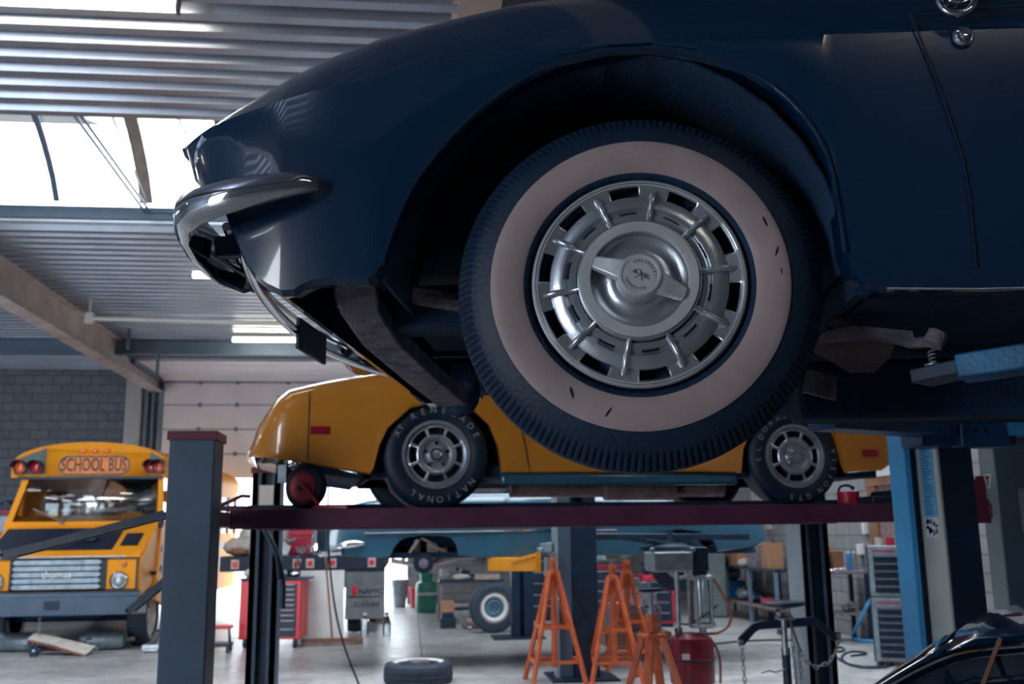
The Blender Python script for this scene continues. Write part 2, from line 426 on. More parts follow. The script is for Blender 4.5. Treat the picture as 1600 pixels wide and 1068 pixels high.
while xr < 6:
    w = 0.15 if k % 2 else 0.07
    mb = MB()
    mb.loft([[(xr, arc(i / N)[0], arc(i / N)[1] - 0.012) for i in range(N + 1)], [(xr + w, arc(i / N)[0], arc(i / N)[1] - 0.012) for i in range(N + 1)],
             [(xr + w, arc(i / N)[0], arc(i / N)[1] - 0.05) for i in range(N + 1)], [(xr, arc(i / N)[0], arc(i / N)[1] - 0.05) for i in range(N + 1)],
             [(xr, arc(i / N)[0], arc(i / N)[1] - 0.012) for i in range(N + 1)]])
    mb.done('skylight_rib', 'tan' if k % 2 else 'pipe', sk)
    xr += 1.0; k += 1
# control cables across the skylight
mb = MB()
a, b_ = at(106, 170, SY0 + 0.02), at(226, 330, SY1 - 0.03)
for dx in (0, 0.06):
    mb.tube([a + V((dx, 0, 0.02)), b_ + V((dx, 0, 0.0))], 0.016, 6)
mb.tube([b_, b_ + V((2.0, 0, -0.01))], 0.016, 6)
mb.tube([a + V((0.35, 0, 0.02)), b_ + V((0.02, 0, 0.1))], 0.010, 6)
c0, c1 = at(272, 172, SY0 + 0.02), at(330, 290, SY1 - 0.1)
mb.tube([c0, c1], 0.010, 6)
struct(mb.done('skylight_cable', 'pipe'))

# walls
DX0, DX1, DZ = -5.42, -0.05, 4.78
mb = MB(); mb.b2((XL, YB, 0), (DX0, YB + 0.25, H)); mb.b2((DX0, YB, DZ), (DX1, YB + 0.25, H))
struct(mb.done('wall_back', 'block_left', flat=True))
struct(MB().b2((DX1, YB, 0), (XR, YB + 0.25, H)).done('wall_back_right', block_mat('mid_grey_blockwork', (0.30, 0.31, 0.33), (0.27, 0.28, 0.30), (0.17, 0.19, 0.22)), flat=True))
struct(MB().b2((XR, YF, 0), (XR + 0.2, YB, H)).done('wall_right', 'block_right', flat=True))
struct(MB().b2((XL - 0.2, YF, 0), (XL, YB, H)).done('wall_left', 'block_left', flat=True))
mb = MB(); mb.b2((XL, YF - 0.2, 0), (-12.0, YF, H)); mb.b2((-12.0, YF - 0.2, 4.2), (-6.9, YF, H)); mb.b2((-6.9, YF - 0.2, 0), (XR, YF, H))  # opening added out of view, placed and sized for fill light
struct(mb.done('wall_front', 'block_left', flat=True))
# sectional door, half raised, its top run folded inwards below the roof
d1 = struct(thing('door_1', 'raised sectional overhead door in the far wall', 'door')); del d1['label'], d1['category']
zs = [2.72, 3.26, 3.80, 4.34, 4.84]
for z0, z1 in zip(zs[:-1], zs[1:]):
    MB().b2((DX0 + 0.02, YB - 0.10, z0 + 0.012), (DX1, YB - 0.05, z1 - 0.012)).done('door_panel', 'doorpanel', d1, bev=0.006)
for k, (y0, y1) in enumerate(((21.85, 21.3), (21.3, 20.75), (20.75, 20.2), (20.2, 19.65))):
    z0, z1 = (4.86, 4.93) if k == 0 else (4.93, 4.93)
    MB().prism([(DX0 + 0.02, y0 - 0.015, z0), (DX0 + 0.02, y1 + 0.015, z1), (DX0 + 0.02, y1 + 0.015, z1 + 0.05), (DX0 + 0.02, y0 - 0.015, z0 + 0.05)], (DX1 - DX0 - 0.04, 0, 0)).done('door_panel', 'doorpanel', d1)
mb = MB()
for z in zs[1:-1]: mb.b2((DX0 + 0.02, YB - 0.09, z - 0.012), (DX1, YB - 0.055, z + 0.012))
for x in (DX0 + 0.8, DX0 + 1.6, DX0 + 2.7, DX0 + 3.8):
    for z in zs[1:]: mb.box((x, YB - 0.115, z), (0.07, 0.03, 0.09))
mb.done('door_hinge', 'pipe', d1)
mb = MB(); mb.b2((DX0 - 0.08, YB - 0.14, 0), (DX0 + 0.02, YB, DZ)); mb.b2((DX0 - 0.06, 19.6, 4.86), (DX0 + 0.0, YB, 4.95)); mb.b2((DX0 - 0.3, 19.4, 4.95), (DX1 + 0.1, 19.55, 5.12))
mb.done('door_track', 'pipe', d1)
# columns and pipes beside the door
mb = MB(); mb.b2((-6.14, YB - 0.35, 0), (-5.82, YB, H)); struct(mb.done('column', 'column', bev=0.01))
mb = MB()
for x, r in ((-5.74, 0.055), (-5.60, 0.03)): mb.cyl((x, YB - 0.2, 0), (x, YB - 0.2, 4.7), r)
struct(mb.done('downpipe', 'pipe'))
def ibeam(name, p0, p1, w, h, m, t=0.03):
    p0, p1 = V(p0), V(p1); mb = MB()
    mb.bar(p0 + V((0, 0, h / 2)), p1 + V((0, 0, h / 2)), w, t); mb.bar(p0 - V((0, 0, h / 2)), p1 - V((0, 0, h / 2)), w, t); mb.bar(p0, p1, t, h)
    return struct(mb.done(name, m, flat=True))
ibeam('trim_2', (-5.27, YF, 4.88), (-5.55, YB, 4.88), 0.26, 0.5, 'beam')
ibeam('trim_3', (0.40, YF, 4.90), (0.40, YB, 4.90), 0.26, 0.5, 'beam')
ibeam('trim_4', (XL, 18.6, 5.0), (XR, 18.6, 5.0), 0.2, 0.26, 'pipe')
mb = MB(); p = at(140, 497, 15.2); q = at(470, 506, 15.2)
mb.cyl(p, q + (q - p) * 1.2, 0.035, seg=12); mb.box(p, (0.12, 0.12, 0.16)); mb.cyl(p, p + V((0, 0, H - p.z)), 0.02)
struct(mb.done('trim_5', 'white'))
mb = MB()
for px, py, Y in ((200, 545, 17.6), (245, 590, 18.3)):
    mb.cyl(at(px, py, Y), at(px, py, Y) + V((0, 0, 0.5)), 0.03)
struct(mb.done('trim_6', 'pipe'))

# fluorescent fittings
def tube_light(px0, px1, py, z, label, vis=True):
    v = ray((px0 + px1) / 2, py); s = (z - 1.5) / v.z; Y = v.y * s
    a, b = at(px0, py, Y), at(px1, py, Y)
    t = thing('ceiling_light', label, 'ceiling light', ((a.x + b.x) / 2, Y, z), 0, 'fluorescent tubes under the roof deck')
    L = b.x - a.x
    MB().b2((-L / 2 - 0.02, -0.06, 0.04), (L / 2 + 0.02, 0.06, H - z - 0.07)).done('housing', 'white', t, bev=0.008)
    MB().cyl((-L / 2, 0, 0.0), (L / 2, 0, 0.0), 0.035, seg=14).done('tube', 'tube', t)
    mb = MB()
    for s_ in (-1, 1): mb.box((s_ * (L / 2 + 0.01), 0, 0.01), (0.02, 0.07, 0.11))
    mb.done('end_cap', 'greyplastic', t)
    return t
tube_light(-120, 276, 3, 5.02, 'long bright fluorescent tube at the very top left of the roof')
tube_light(302, 440, 431, 5.02, 'short glowing tube partly hidden by the chrome bumper')
tube_light(364, 470, 531, 5.02, 'warm glowing tube just above the raised overhead door')
tube_light(-60, 8, 542, 5.02, 'far tube light at the left edge beyond the steel beam')
for x, y, wh_ in ((3.0, 3.5, 'over the raised dark car'), (3.2, 11.9, 'between the skylight and the added roof glazing'), (-9.5, 3.0, 'in the far left bay'), (2.2, -2.0, 'near the front wall')):
    t = thing('ceiling_light', 'fluorescent tube light under the roof deck ' + wh_, 'ceiling light', (x, y, 5.02), 0, 'fluorescent tubes under the roof deck')
    MB().b2((-0.75, -0.06, 0.04), (0.75, 0.06, 0.11)).done('housing', 'white', t)
    MB().cyl((-0.72, 0, 0), (0.72, 0, 0), 0.035, seg=12).done('tube', 'tube', t)

# ================================================================== car body loft
def shell(half, table, name, m, parent, nosecap=True, tailcap=True, crease=False):
    """table rows: (u, off, wb, wt, ws, centre_rise, closed_bottom, bulge)"""
    mb = MB(); rows = []
    for (u, off, wb, wt, ws, rise, closed, bulge) in table:
        sec = [(off + 0.07, wb + 0.012), (off + 0.022, wb + 0.004), (off + 0.006, wb + 0.014)]
        for t in (0.12, 0.3, 0.5, 0.7, 0.88):
            w = wb + 0.014 + (ws - wb - 0.014) * t
            sec.append((off + 0.006 * (1 - t) - 0.004 * math.sin(PI * t), w))
        sec.append((off + 0.002, ws))
        d = 0.13; h = wt - ws
        for a in (18, 36, 54, 72, 90):
            if crease:
                x = a / 90; sec.append((off + d * x, ws + h * (1 - (1 - x) ** 1.45))); continue
            a = math.radians(a); sec.append((off + d * (1 - math.cos(a)), ws + h * math.sin(a)))
        sec += [(off + d + 0.10, wt - 0.010), (off + d + 0.22, wt - 0.028 + rise * 0.3), (half * 0.72, wt - 0.03 + rise * 0.8), (half, wt - 0.03 + rise)]
        full = sec + [(2 * half - v, w) for v, w in reversed(sec[:-1])]
        row = []
        for v, w in full:
            q = 1 - min(1, abs(v - half) / half) ** 2
            row.append(mb.bm.verts.new((u - bulge * q, v, w)))
        rows.append((row, closed))
    for (a, ca), (b, cb) in zip(rows[:-1], rows[1:]):
        mb.bridge(a, b, False)
        if ca and cb: mb.bm.faces.new((a[-1], a[0], b[0], b[-1]))
    if nosecap: mb.bm.faces.new(rows[0][0])
    if tailcap: mb.bm.faces.new(rows[-1][0][::-1])
    return mb.done(name, m, parent, ang=20 if crease else 50)

# ================================================================== black car (nearest)
yaw = -0.18678
U = V((math.cos(yaw), math.sin(yaw), 0)); DIN = V((-math.sin(yaw), math.cos(yaw), 0))
WC = V((0.423, 1.731, 1.956))
P0 = WC - DIN * 0.03
bc = thing('car', 'glossy dark navy classic car raised on the blue lift, whitewall tyre in front', 'car', P0, yaw)
TOP = [(-.93, .36), (-.905, .378), (-.892, .396), (-.858, .421), (-.811, .446), (-.716, .496), (-.62, .542), (-.51, .58), (-.374, .612), (-.238, .638), (-.1, .652), (.1, .655), (.5, .64), (1, .615), (2.0, .60), (3.3, .58)]
OFF = [(-.93, .15), (-.905, .11), (-.86, .075), (-.80, .045), (-.7, .018), (-.6, .005), (-.5, 0), (3.0, 0), (3.4, .08)]
WS = [(-.93, .345), (-.905, .352), (-.86, .365), (-.8, .375), (-.73, .388), (-.636, .406), (-.483, .427), (-.356, .443), (-.23, .458), (-.1, .468), (.13, .470), (.3, .468), (.6, .462), (1, .45), (3.3, .43)]
WB = [(-.93, .345), (-.912, .335), (-.900, .30), (-.888, .268), (-.85, .225), (-.814, .188), (-.785, .12), (-.762, .071), (-.74, .035), (-.71, .008), (-.68, -.008), (-.655, -.009), (-.64, .000), (-.615, .009), (-.58, .010), (-.54, .006), (-.51, .006), (-.495, .014), (-.482, .035),
      (-.472, .072), (-.448, .141), (-.417, .204), (-.368, .273), (-.306, .335), (-.231, .391), (-.143, .433), (-.044, .452), (.042, .451), (.127, .432), (.209, .401), (.278, .352), (.332, .278), (.361, .201), (.368, .114), (.373, .029), (.385, -.014), (.406, -.032), (.45, -.043), (.61, -.051), (1.9, -.06)]
def arch(u0, r, top, base, n=14):
    return [(u0 + r * math.cos(PI - PI * i / n), base + (top - base) * math.sin(PI * i / n)) for i in range(n + 1)]
WB += arch(2.59, .40, .36, -.05) + [(3.05, -.02), (3.3, .10), (3.4, .2)]
us = sorted(set([u for u, _ in WB] + [-.92, -.87, -.83, -.69, -.56, 1.2, 1.5]))
tab = []
for u in us:
    wb = interp(WB, u); wt = interp(TOP, u)
    closed = u < -.655
    tab.append((u, interp(OFF, u), wb, wt, max(wb + .012, min(interp(WS, u), wt - .01)), .03 if u > -.8 else 0.01, closed, .075 * max(0, min(1, (-.5 - u) / .3))))
body = shell(.89, tab, 'body', 'black_paint', bc, crease=True)
# inner structure: floor pan, wheel housing, frame
mb = MB(); mb.b2((0.42, .10, -.03), (2.1, 1.68, .02)); mb.b2((-.60, .42, .13), (.45, 1.36, .24)); mb.b2((0.40, .06, -.03), (0.43, 1.7, .45)); mb.b2((-.62, .34, .12), (.42, .38, .52)); mb.b2((-.62, 1.40, .12), (.42, 1.44, .52))
mb.b2((-.64, .10, .40), (-.60, 1.68, .44))
mb.done('undercarriage', 'under', bc)
mb = MB()
sw = []
for i in range(17):
    t = PI * i / 16
    sw.append((-.05 - .44 * math.cos(t), .02 + .455 * math.sin(t)))
mb.loft([[(u, .03, w) for u, w in sw], [(u, .34, w) for u, w in sw]]); mb.done('wheel_housing', 'under', bc, solid=0.01)
fr = MB()
fr.tube([(-.60, .14, .09), (-.585, .20, .045), (-.575, .30, .0), (-.54, .6, -.035), (-.47, 1.1, -.085), (-.43, 1.3, -.05)], 0.001, 4)
fr.bm.free()
def boxsweep(pts, w, h):
    mb = MB(); secs = []
    pts = [V(p) for p in pts]
    for i, p in enumerate(pts):
        t = (pts[min(i + 1, len(pts) - 1)] - pts[max(i - 1, 0)]).normalized()
        sd = t.cross(V((0, 0, 1))).normalized(); up = sd.cross(t)
        secs.append([p + sd * w / 2 + up * h / 2, p - sd * w / 2 + up * h / 2, p - sd * w / 2 - up * h / 2, p + sd * w / 2 - up * h / 2])
    mb.loft(secs, True, True); return mb
boxsweep([(-.565, .13, .11), (-.575, .17, .07), (-.580, .24, .025), (-.570, .40, -.012), (-.535, .7, -.045), (-.505, .90, -.068), (-.49, 1.0, -.078)], .085, .045).done('frame_crossmember', 'rust', bc, bev=0.004)
mb = MB(); mb.b2((-.55, .34, -.01), (2.4, .44, .09)); mb.b2((-.55, 1.34, -.01), (2.4, 1.44, .09)); mb.b2((-.12, .40, -.05), (.06, 1.38, .06)); mb.done('frame_rail', 'under', bc, bev=0.01)
mb = MB(); mb.tube([(.05, .16, -.06), (-.02, .40, -.02), (.0, .6, -.03)], .03); mb.tube([(-.14, .16, -.05), (-.1, .4, .0)], .022); mb.tube([(-.26, .2, .02), (-.27, .8, -.02), (-.25, 1.5, .02)], .014)
mb.tube([(-.30, .12, .03), (-.36, .3, .03), (-.40, .4, .05)], .012)
mb.done('suspension_arm', 'under', bc)
mb = MB(); mb.tube([(.0, .2, .12), (.0, .32, .38)], .03); mb.tube([(.03 + .055 * math.cos(a * .7), .30 + .055 * math.sin(a * .7), .02 + a * .006) for a in range(50)], .009, 6); mb.done('coil_spring', 'under', bc)
mb = MB(); mb.lathe([(0.03, 0), (.14, 0), (.145, .02), (.145, .07), (.05, .08)], (0, .17, 0), (0, -1, 0), 40); mb.done('brake_drum', 'under', bc)
mb = MB(); mb.tube([(-.44, 1.02, -.02), (-.44, 1.05, -.06), (-.47, 1.08, -.10), (-.52, 1.08, -.10)], [.02, .028, .028, .012], 10, smooth=1); mb.done('tow_hook', 'under', bc)
MB().tube([(-.5, .3, .06), (-.3, .34, .03), (-.28, .5, .02), (-.22, .6, .0)], .02, 8, smooth=1).done('steering_link', 'rust', bc)
# heat-stained plates under the sill, right of the wheel
mb = MB(); mb.prism([(.39, .30, -.055), (.36, .32, -.085), (.40, .33, -.10), (.45, .33, -.135), (.50, .33, -.135), (.535, .33, -.105), (.545, .33, -.08), (.50, .31, -.06), (.455, .30, -.055)], (0, .012, .004)); mb.done('exhaust_shield', 'brownrust', bc)
mb = MB(); mb.prism([(.385, .42, -.11), (.37, .42, -.16), (.44, .42, -.18), (.445, .42, -.13)], (0, .012, 0)); mb.done('mounting_tab', 'rust', bc)
mb = MB(); mb.prism([(.38, .22, -.065), (.44, .22, -.055), (.55, .22, -.07), (.56, .24, -.09), (.46, .24, -.075), (.38, .24, -.08)], (0, .04, 0)); mb.tube([(.40, .24, -.04), (.55, .24, -.09), (.62, .26, -.085)], .012)
mb.cyl((.585, .22, -.10), (.60, .22, -.075), .02); mb.done('bracket', 'rust', bc)
mb = MB(); mb.b2((.40, .60, -.20), (2.3, .74, -.06)); mb.tube([(.30, .9, -.05), (.6, .9, -.15), (2.4, .9, -.16)], .04); mb.b2((.42, 1.36, -.10), (2.3, 1.48, -.02)); mb.done('exhaust_pipe', 'under', bc, bev=.02)
# bumper: near half wraps round the corner; a second one on the far side
def bumper(mirror):
    pts = [(-.606, -.014, .202), (-.63, -.026, .200), (-.67, -.034, .195), (-.72, -.036, .187), (-.78, -.030, .178), (-.835, -.010, .170), (-.872, .02, .167), (-.893, .07, .163), (-.902, .14, .154), (-.905, .22, .146), (-.906, .32, .142), (-.904, .42, .143), (-.902, .48, .147)]
    hh = [.013, .021, .027, .031, .035, .038, .042, .048, .054, .055, .050, .040, .020]
    dd = [.008, .014, .018, .021, .023, .025, .026, .027, .028, .028, .026, .021, .012]
    secs = []
    P = [V(p) for p in pts]
    for i, p in enumerate(P):
        t = (P[min(i + 1, len(P) - 1)] - P[max(i - 1, 0)]).normalized(); out = t.cross(V((0, 0, 1))).normalized()
        if out.dot(p - V((0, .9, .15))) < 0: out.negate()
        sec = []
        for k in range(14):
            a = 2 * PI * k / 14
            cx = math.cos(a); sx_ = math.sin(a)
            o_ = dd[i] * (1.15 * cx if cx > 0 else 0.25 * cx)
            sec.append(p + out * o_ + V((0, 0, hh[i] * sx_)))
        secs.append([V((s.x, 1.78 - s.y, s.z)) for s in sec] if mirror else sec)
    mb = MB(); mb.loft(secs, True, True)
    return mb.done('bumper', 'chrome', bc, ang=60)
for mir in (0, 1):
    bu = bumper(mir)
    y_ = (lambda v: 1.78 - v) if mir else (lambda v: v)
    for v, w in ((.20, .15), (.42, .13)):
        mb = MB(); mb.bar((-.890, y_(v), w), (-.78, y_(v + .03), w + .01), .028, .045); mb.cyl((-.82, y_(v), w + .026), (-.82, y_(v), w - .026), .010)
        mb.done('bumper_bracket', 'dark', bu, bev=.004)
# nose trim, headlamps, grille bars
mb = MB()
mb.tube([(-.775, .075, .11), (-.80, .15, .10), (-.845, .35, .095), (-.875, .6, .085), (-.885, .89, .075), (-.875, 1.18, .085), (-.845, 1.43, .095), (-.80, 1.63, .10)], .013, 10, smooth=2)
mb.tube([(-.835, .12, .17), (-.885, .35, .155), (-.92, .6, .15), (-.93, .89, .145), (-.92, 1.18, .15), (-.885, 1.43, .155), (-.835, 1.66, .17)], .010, 8, smooth=2)
mb.done('grille_trim', 'chrome', bc)
mb = MB()
for k in range(12):
    v = .42 + k * .085; mb.bar((-.90, v, .26), (-.89, v, .15), .03, .004)
mb.done('grille', 'steel', bc)
for v in (.30, .49, 1.29, 1.48):
    mb = MB(); mb.torus((-.905 - (.0 if .3 < v < 1.4 else -.012), v, .335), (1, 0, 0), .078, .011, 40, 10)
    ri = mb.done('headlamp_bezel', 'chrome', bc)
    mb = MB(); mb.ball((-.900, v, .335), .07, (.35, 1, 1)); mb.done('headlamp_lens', 'glass', ri)
mb = MB(); mb.tube([(-.872, .080, .352), (-.888, .092, .335), (-.893, .095, .31), (-.882, .090, .275), (-.868, .084, .235), (-.855, .078, .205)], .009, 8, smooth=2); mb.done('nose_moulding', 'chrome', bc)
mb = MB(); mb.box((-.868, .86, .072), (.012, .26, .085)); mb.done('number_plate_holder', 'dark', bc, bev=.003)
# door seam, sill strip, handle, lock
mb = MB(); mb.tube([(.525, -.0045, .50), (.545, -.0055, .43), (.575, -.006, .30), (.60, -.004, .18), (.60, .0, .0)], .0022, 6, smooth=1); mb.tube([(.53, .0, .505), (.9, -.002, .50), (1.5, -.002, .49)], .0022, 6); mb.done('door_seam', 'seam', bc)
mb = MB(); mb.tube([(.44, .0, -.036), (.6, -.003, -.043), (1.8, -.003, -.05)], .0035, 6); mb.done('sill_strip', 'chrome', bc)
mb = MB(); mb.torus((.606, -.022, .508), (0.1, 1, -.25), .030, .0065, 32, 10); mb.cyl((.606, .0, .515), (.606, -.02, .515), .012); mb.ball((.612, -.018, .513), .013, (1.6, .5, .7)); mb.tube([(.65, -.01, .518), (.85, -.012, .512)], .003)
mb.done('door_handle', 'chrome', bc)
mb = MB(); mb.lathe([(0, .012), (.008, .014), (.011, .010), (.0125, .004), (.016, .006), (.019, .003), (.020, 0)], (.619, -.004, .445), (0, -1, 0), 32); mb.done('door_lock', 'chrome', bc)
# raised arch lip
lip = [(u, -.001, w + .006) for u, w in WB if -.49 < u < .38]
mb = MB(); mb.tube(lip, .004, 6, smooth=1); mb.done('arch_lip', 'black_paint', bc)
# cabin: cowl, windscreen, seat backs (out of frame above)
mb = MB(); mb.quad((.75, .22, .60), (.75, 1.56, .60), (1.02, 1.50, .93), (1.02, .28, .93)); mb.done('windscreen', 'glass', bc, solid=.005)
mb = MB(); mb.tube([(.75, .22, .60), (1.02, .28, .93), (1.02, 1.50, .93), (.75, 1.56, .60)], .012); mb.done('windscreen_frame', 'chrome', bc)

# ---- the whitewall wheel
def whitewall_wheel(parent, loc, near=True):
    sgn = -1 if near else 1
    w = MB()
    seg = 480
    prof = [(.205, -.02), (.212, -.006), (.216, -.003), (.25, .004), (.279, .001), (.2805, -.002), (.300, -.008), (.318, -.018), (.325, -.024), (.334, -.033), (.341, -.042), (.3465, -.052), (.3485, -.056), (.3455, -.058), (.3455, -.062), (.3495, -.064),
            (.3500, -.078), (.3460, -.080), (.3460, -.084), (.3505, -.086), (.3505, -.104), (.3460, -.106), (.3460, -.110), (.3500, -.112), (.3490, -.130), (.341, -.145), (.325, -.162), (.29, -.178), (.23, -.18), (.205, -.165)]
    def mod(k, i, r, a):
        if 8 <= k <= 11 and i % 3 == 0: return (r - .0036, a - .0018)
        return (r, a)
    w.lathe(prof, (0, 0, 0), (0, -1, 0) if near else (0, 1, 0), seg, None, mod)
    t = w.done('wheel', 'rubber', parent, ang=30); t.location = loc
    ax = V((0, -1, 0)) if near else V((0, 1, 0))
    MB().lathe([(.2165, -.0015), (.222, .0015), (.235, .0042), (.25, .0055), (.265, .0050), (.276, .0030), (.2795, .0008)], (0, 0, 0), ax, 120).done('whitewall', 'whitewall', t)
    if near and loc[0] == 0:
        for x_, z_, l_, a_ in ((.238, .108, .011, 1.2), (.256, .050, .010, 1.9), (-.130, -.206, .012, 1.3), (-.064, -.243, .011, 2.2), (.262, .012, .006, 1.5)):
            mb = MB(); mb.ball((0, 0, 0), l_, (1, .06, .22), 12); sc_ = mb.done('scuff_mark', 'under', t); sc_.location = (x_, -.0054, z_); sc_.rotation_euler = (0, a_, 0)
    MB().lathe([(.2165, -.001), (.210, -.004), (.204, -.012), (.200, -.03), (.196, -.035), (.0, -.035)], (0, 0, 0), ax, 96).done('rim', 'under', t)
    # cover: rim ring, slotted band, stepped dish, flat inner ring, bowl
    S10 = 36
    def slot(k, i):
        if k not in (3, 4): return False
        d = (i * 1.0 - 11 + 0.0) % 36        # spokes every 36 degrees
        return 9 <= d <= 26
    cov = MB()
    cov.lathe([(.199, -.012), (.1985, .000), (.194, .003), (.187, .001), (.178, .0), (.1655, -.002), (.163, .002), (.150, .010), (.143, .011), (.138, .004), (.134, .002), (.126, .010), (.119, .010), (.114, .004), (.1125, .020), (.1105, .0265)], (0, 0, 0), ax, 360, slot)
    cov.done('wheel_cover', 'alu', t, solid=.0022, recalc=False, ang=25)
    MB().lathe([(.199, .0005), (.197, .0045), (.190, .0045), (.1875, .0015)], (0, 0, 0), ax, 96).done('cover_edge', 'alu_face', t)
    dr = lambda r, aa, dep: V((r * math.sin(aa) * (1 if near else -1), ax.y * dep, r * math.cos(aa)))
    for s_ in range(10):
        a0 = math.radians(s_ * 36 + 11 + 9); a1 = math.radians(s_ * 36 + 11 + 27)
        pts = [(.187, a0 + (a1 - a0) * q / 6) for q in range(7)] + [(.1655, a1 - (a1 - a0) * q / 6) for q in range(7)]
        MB().tube([dr(r, a, .0015) for r, a in pts], .0013, 6, True).done('slot_surround', 'alu', t)
        a = math.radians(s_ * 36 + 11)
        MB().tube([dr(.178, a, .003), dr(.170, a, .009), dr(.152, a, .0145), dr(.138, a, .011), dr(.122, a, .0135), dr(.110, a, .020)], [.0045, .0060, .0062, .0058, .0055, .0050], 10, smooth=1).done('spoke', 'alu', t)
        a0 = math.radians(s_ * 36 + 11 + 11); a1 = math.radians(s_ * 36 + 11 + 25)
        mb = MB(); A = [mb.bm.verts.new(dr(.1345, a0 + (a1 - a0) * q / 5, .0055)) for q in range(6)]; B = [mb.bm.verts.new(dr(.1275, a0 + (a1 - a0) * q / 5, .0105)) for q in range(6)]
        mb.bridge(A, B, False); mb.done('vent', 'seam', t, solid=.001)
    MB().lathe([(.1105, .024), (.110, .029), (.1085, .0305), (.0915, .0305), (.090, .0290), (.089, .020)], (0, 0, 0), ax, 120).done('inner_ring', 'alu_face', t)
    MB().lathe([(.0895, .024), (.088, .010), (.080, .004), (.066, .002), (.052, .006), (.045, .014), (.040, .022)], (0, 0, 0), ax, 96).done('bowl', 'alu', t)
    # two-eared spinner
    mb = MB()
    for sg in (1, -1):
        ang = math.radians(-22 if near else 22)
        e = V((math.cos(ang), 0, math.sin(ang))) * sg; f_ = V((-math.sin(ang), 0, math.cos(ang))) * sg
        secs = []
        for d, hw, dep in ((.020, .024, .050), (.042, .022, .050), (.060, .0185, .044), (.078, .0155, .038), (.086, .014, .036), (.0895, .009, .035)):
            c = e * d
            secs.append([c + f_ * hw + ax * (dep - .006), c + f_ * hw * .75 + ax * (dep + .002), c - f_ * hw * .75 + ax * (dep + .002), c - f_ * hw + ax * (dep - .006), c - f_ * hw * .8 + ax * (dep - .016), c + f_ * hw * .8 + ax * (dep - .016)])
        mb.loft(secs, True, True)
    mb.done('spinner', 'alu_face', t, bev=.0015)
    MB().lathe([(.044, .012), (.045, .030), (.043, .046), (.0405, .054), (.0375, .0575), (.0335, .0575), (.0325, .0555), (.0, .0562)], (0, 0, 0), ax, 72).done('centre_cap', 'alu_face', t)
    if near:
        mb = MB(); o = V((0, -.0566, 0)); ex = V((1, 0, 0)); ey = V((0, 0, 1))
        mb.arctext('CHEVROLET', o, ex, ey, .0262, 52, 112, .0078, .0003)
        mb.arctext('CORVETTE', o, ex, ey, .0262, 240, 92, .0078, .0003, True)
        # crossed flags
        def P(x, y): return o + ex * x + ey * y + V((0, -.0004, 0))
        def seg2(x0, y0, x1, y1, w=.0007):
            d = V((x1 - x0, y1 - y0, 0)).normalized(); n = V((-d.y, d.x, 0)) * w
            mb.quad(P(x0 + n.x, y0 + n.y), P(x1 + n.x, y1 + n.y), P(x1 - n.x, y1 - n.y), P(x0 - n.x, y0 - n.y))
        seg2(-.009, -.005, .004, .002); seg2(.003, -.011, .0005, .010)
        for a, b in (((0, .010), (-.007, .0105)), ((-.007, .0105), (-.013, .0065)), ((0, .002), (-.008, .0025)), ((-.008, .0025), (-.0125, .0065))): seg2(*a, *b, .0005)
        mb.quad(P(-.0095, .007), P(-.007, .0085), P(-.005, .006), P(-.008, .0035))
        for i_ in range(4):
            for j_ in range(4):
                if (i_ + j_) % 2 == 0:
                    x = .0035 + i_ * .003; y = .0035 - i_ * .0012 - j_ * .0024 + .0012
                    mb.quad(P(x, y), P(x + .003, y - .0012), P(x + .0034, y - .0036), P(x + .0004, y - .0024))
        mb.done('cap_emblem', 'ink', t, recalc=False, flat=True)
    else:
        pass
    return t
whitewall_wheel(bc, (0, .03, 0))
whitewall_wheel(bc, (2.59, .03, 0))
whitewall_wheel(bc, (2.59, 1.75, 0), False)

# ================================================================== blue two-post lift (carries the black car)
bl = thing('two_post_lift', 'bright blue two-post vehicle lift with cream cover, carrying the dark car', 'lift', (0, 0, 0))
cx0, cy = 2.20, 4.15
MB().b2((2.3340, 4.12, 0), (2.4920, 4.45, 3.9)).done('column', 'dark', bl, bev=.006)
MB().b2((2.2420, 4.25, 0), (2.2720, 4.40, 3.9)).done('guide_rail', 'liftblue', bl, bev=.004)
MB().b2((2.2720, 4.30, 0), (2.3340, 4.40, 3.9)).done('column_web', 'dark', bl)
cv = MB().b2((2.3220, 4.12, 0), (2.3360, 4.37, 3.9)).done('column_cover', 'cream', bl, bev=.003)
MB().b2((2.3180, 4.15, 1.545), (2.3220, 4.255, 1.86)).done('instruction_label', 'sticker', cv)
mb = MB(); random.seed(3)
for k in range(24):
    z = 1.85 - k * .0125; x0 = 4.245 - random.random() * .012; mb.b2((2.3165, x0, z), (2.3182, x0 - .04 - random.random() * .045, z - .0035))
mb.done('label_text', 'liftdark', cv)
MB().b2((2.3180, 4.15, 1.455), (2.3220, 4.255, 1.543)).done('warning_label', 'white', cv)
mb = MB()
for k in range(14):
    mb.box((2.3175, 4.16 + random.random() * .08, 1.47 + random.random() * .06), (.002, .022, .012), Matrix.Rotation(random.random() * 3, 3, 'X'))
mb.done('warning_pictogram', 'liftdark', cv)
mb = MB(); mb.b2((2.16, 3.94, 1.84), (2.60, 4.115, 2.02)); mb.b2((2.32, 3.90, 1.83), (2.54, 3.99, 2.02)); ca = mb.done('carriage', 'liftdark', bl, bev=.008)
mb = MB()
for i in range(2):
    for j_ in range(3): mb.cyl((2.34 + j_ * .045 + .02 * i, 3.905, 1.90 + i * .035), (2.34 + j_ * .045 + .02 * i, 3.895, 1.90 + i * .035), .009, seg=12)
mb.done('bolt_hole', 'ink', ca)
a0 = V((2.34, 4.0, 1.93)); a1 = V((1.60, 3.66, 1.93))
mb = MB(); mb.bar(a0, a1, .14, .10); ar = mb.done('lift_arm', 'liftdark', bl, bev=.006)
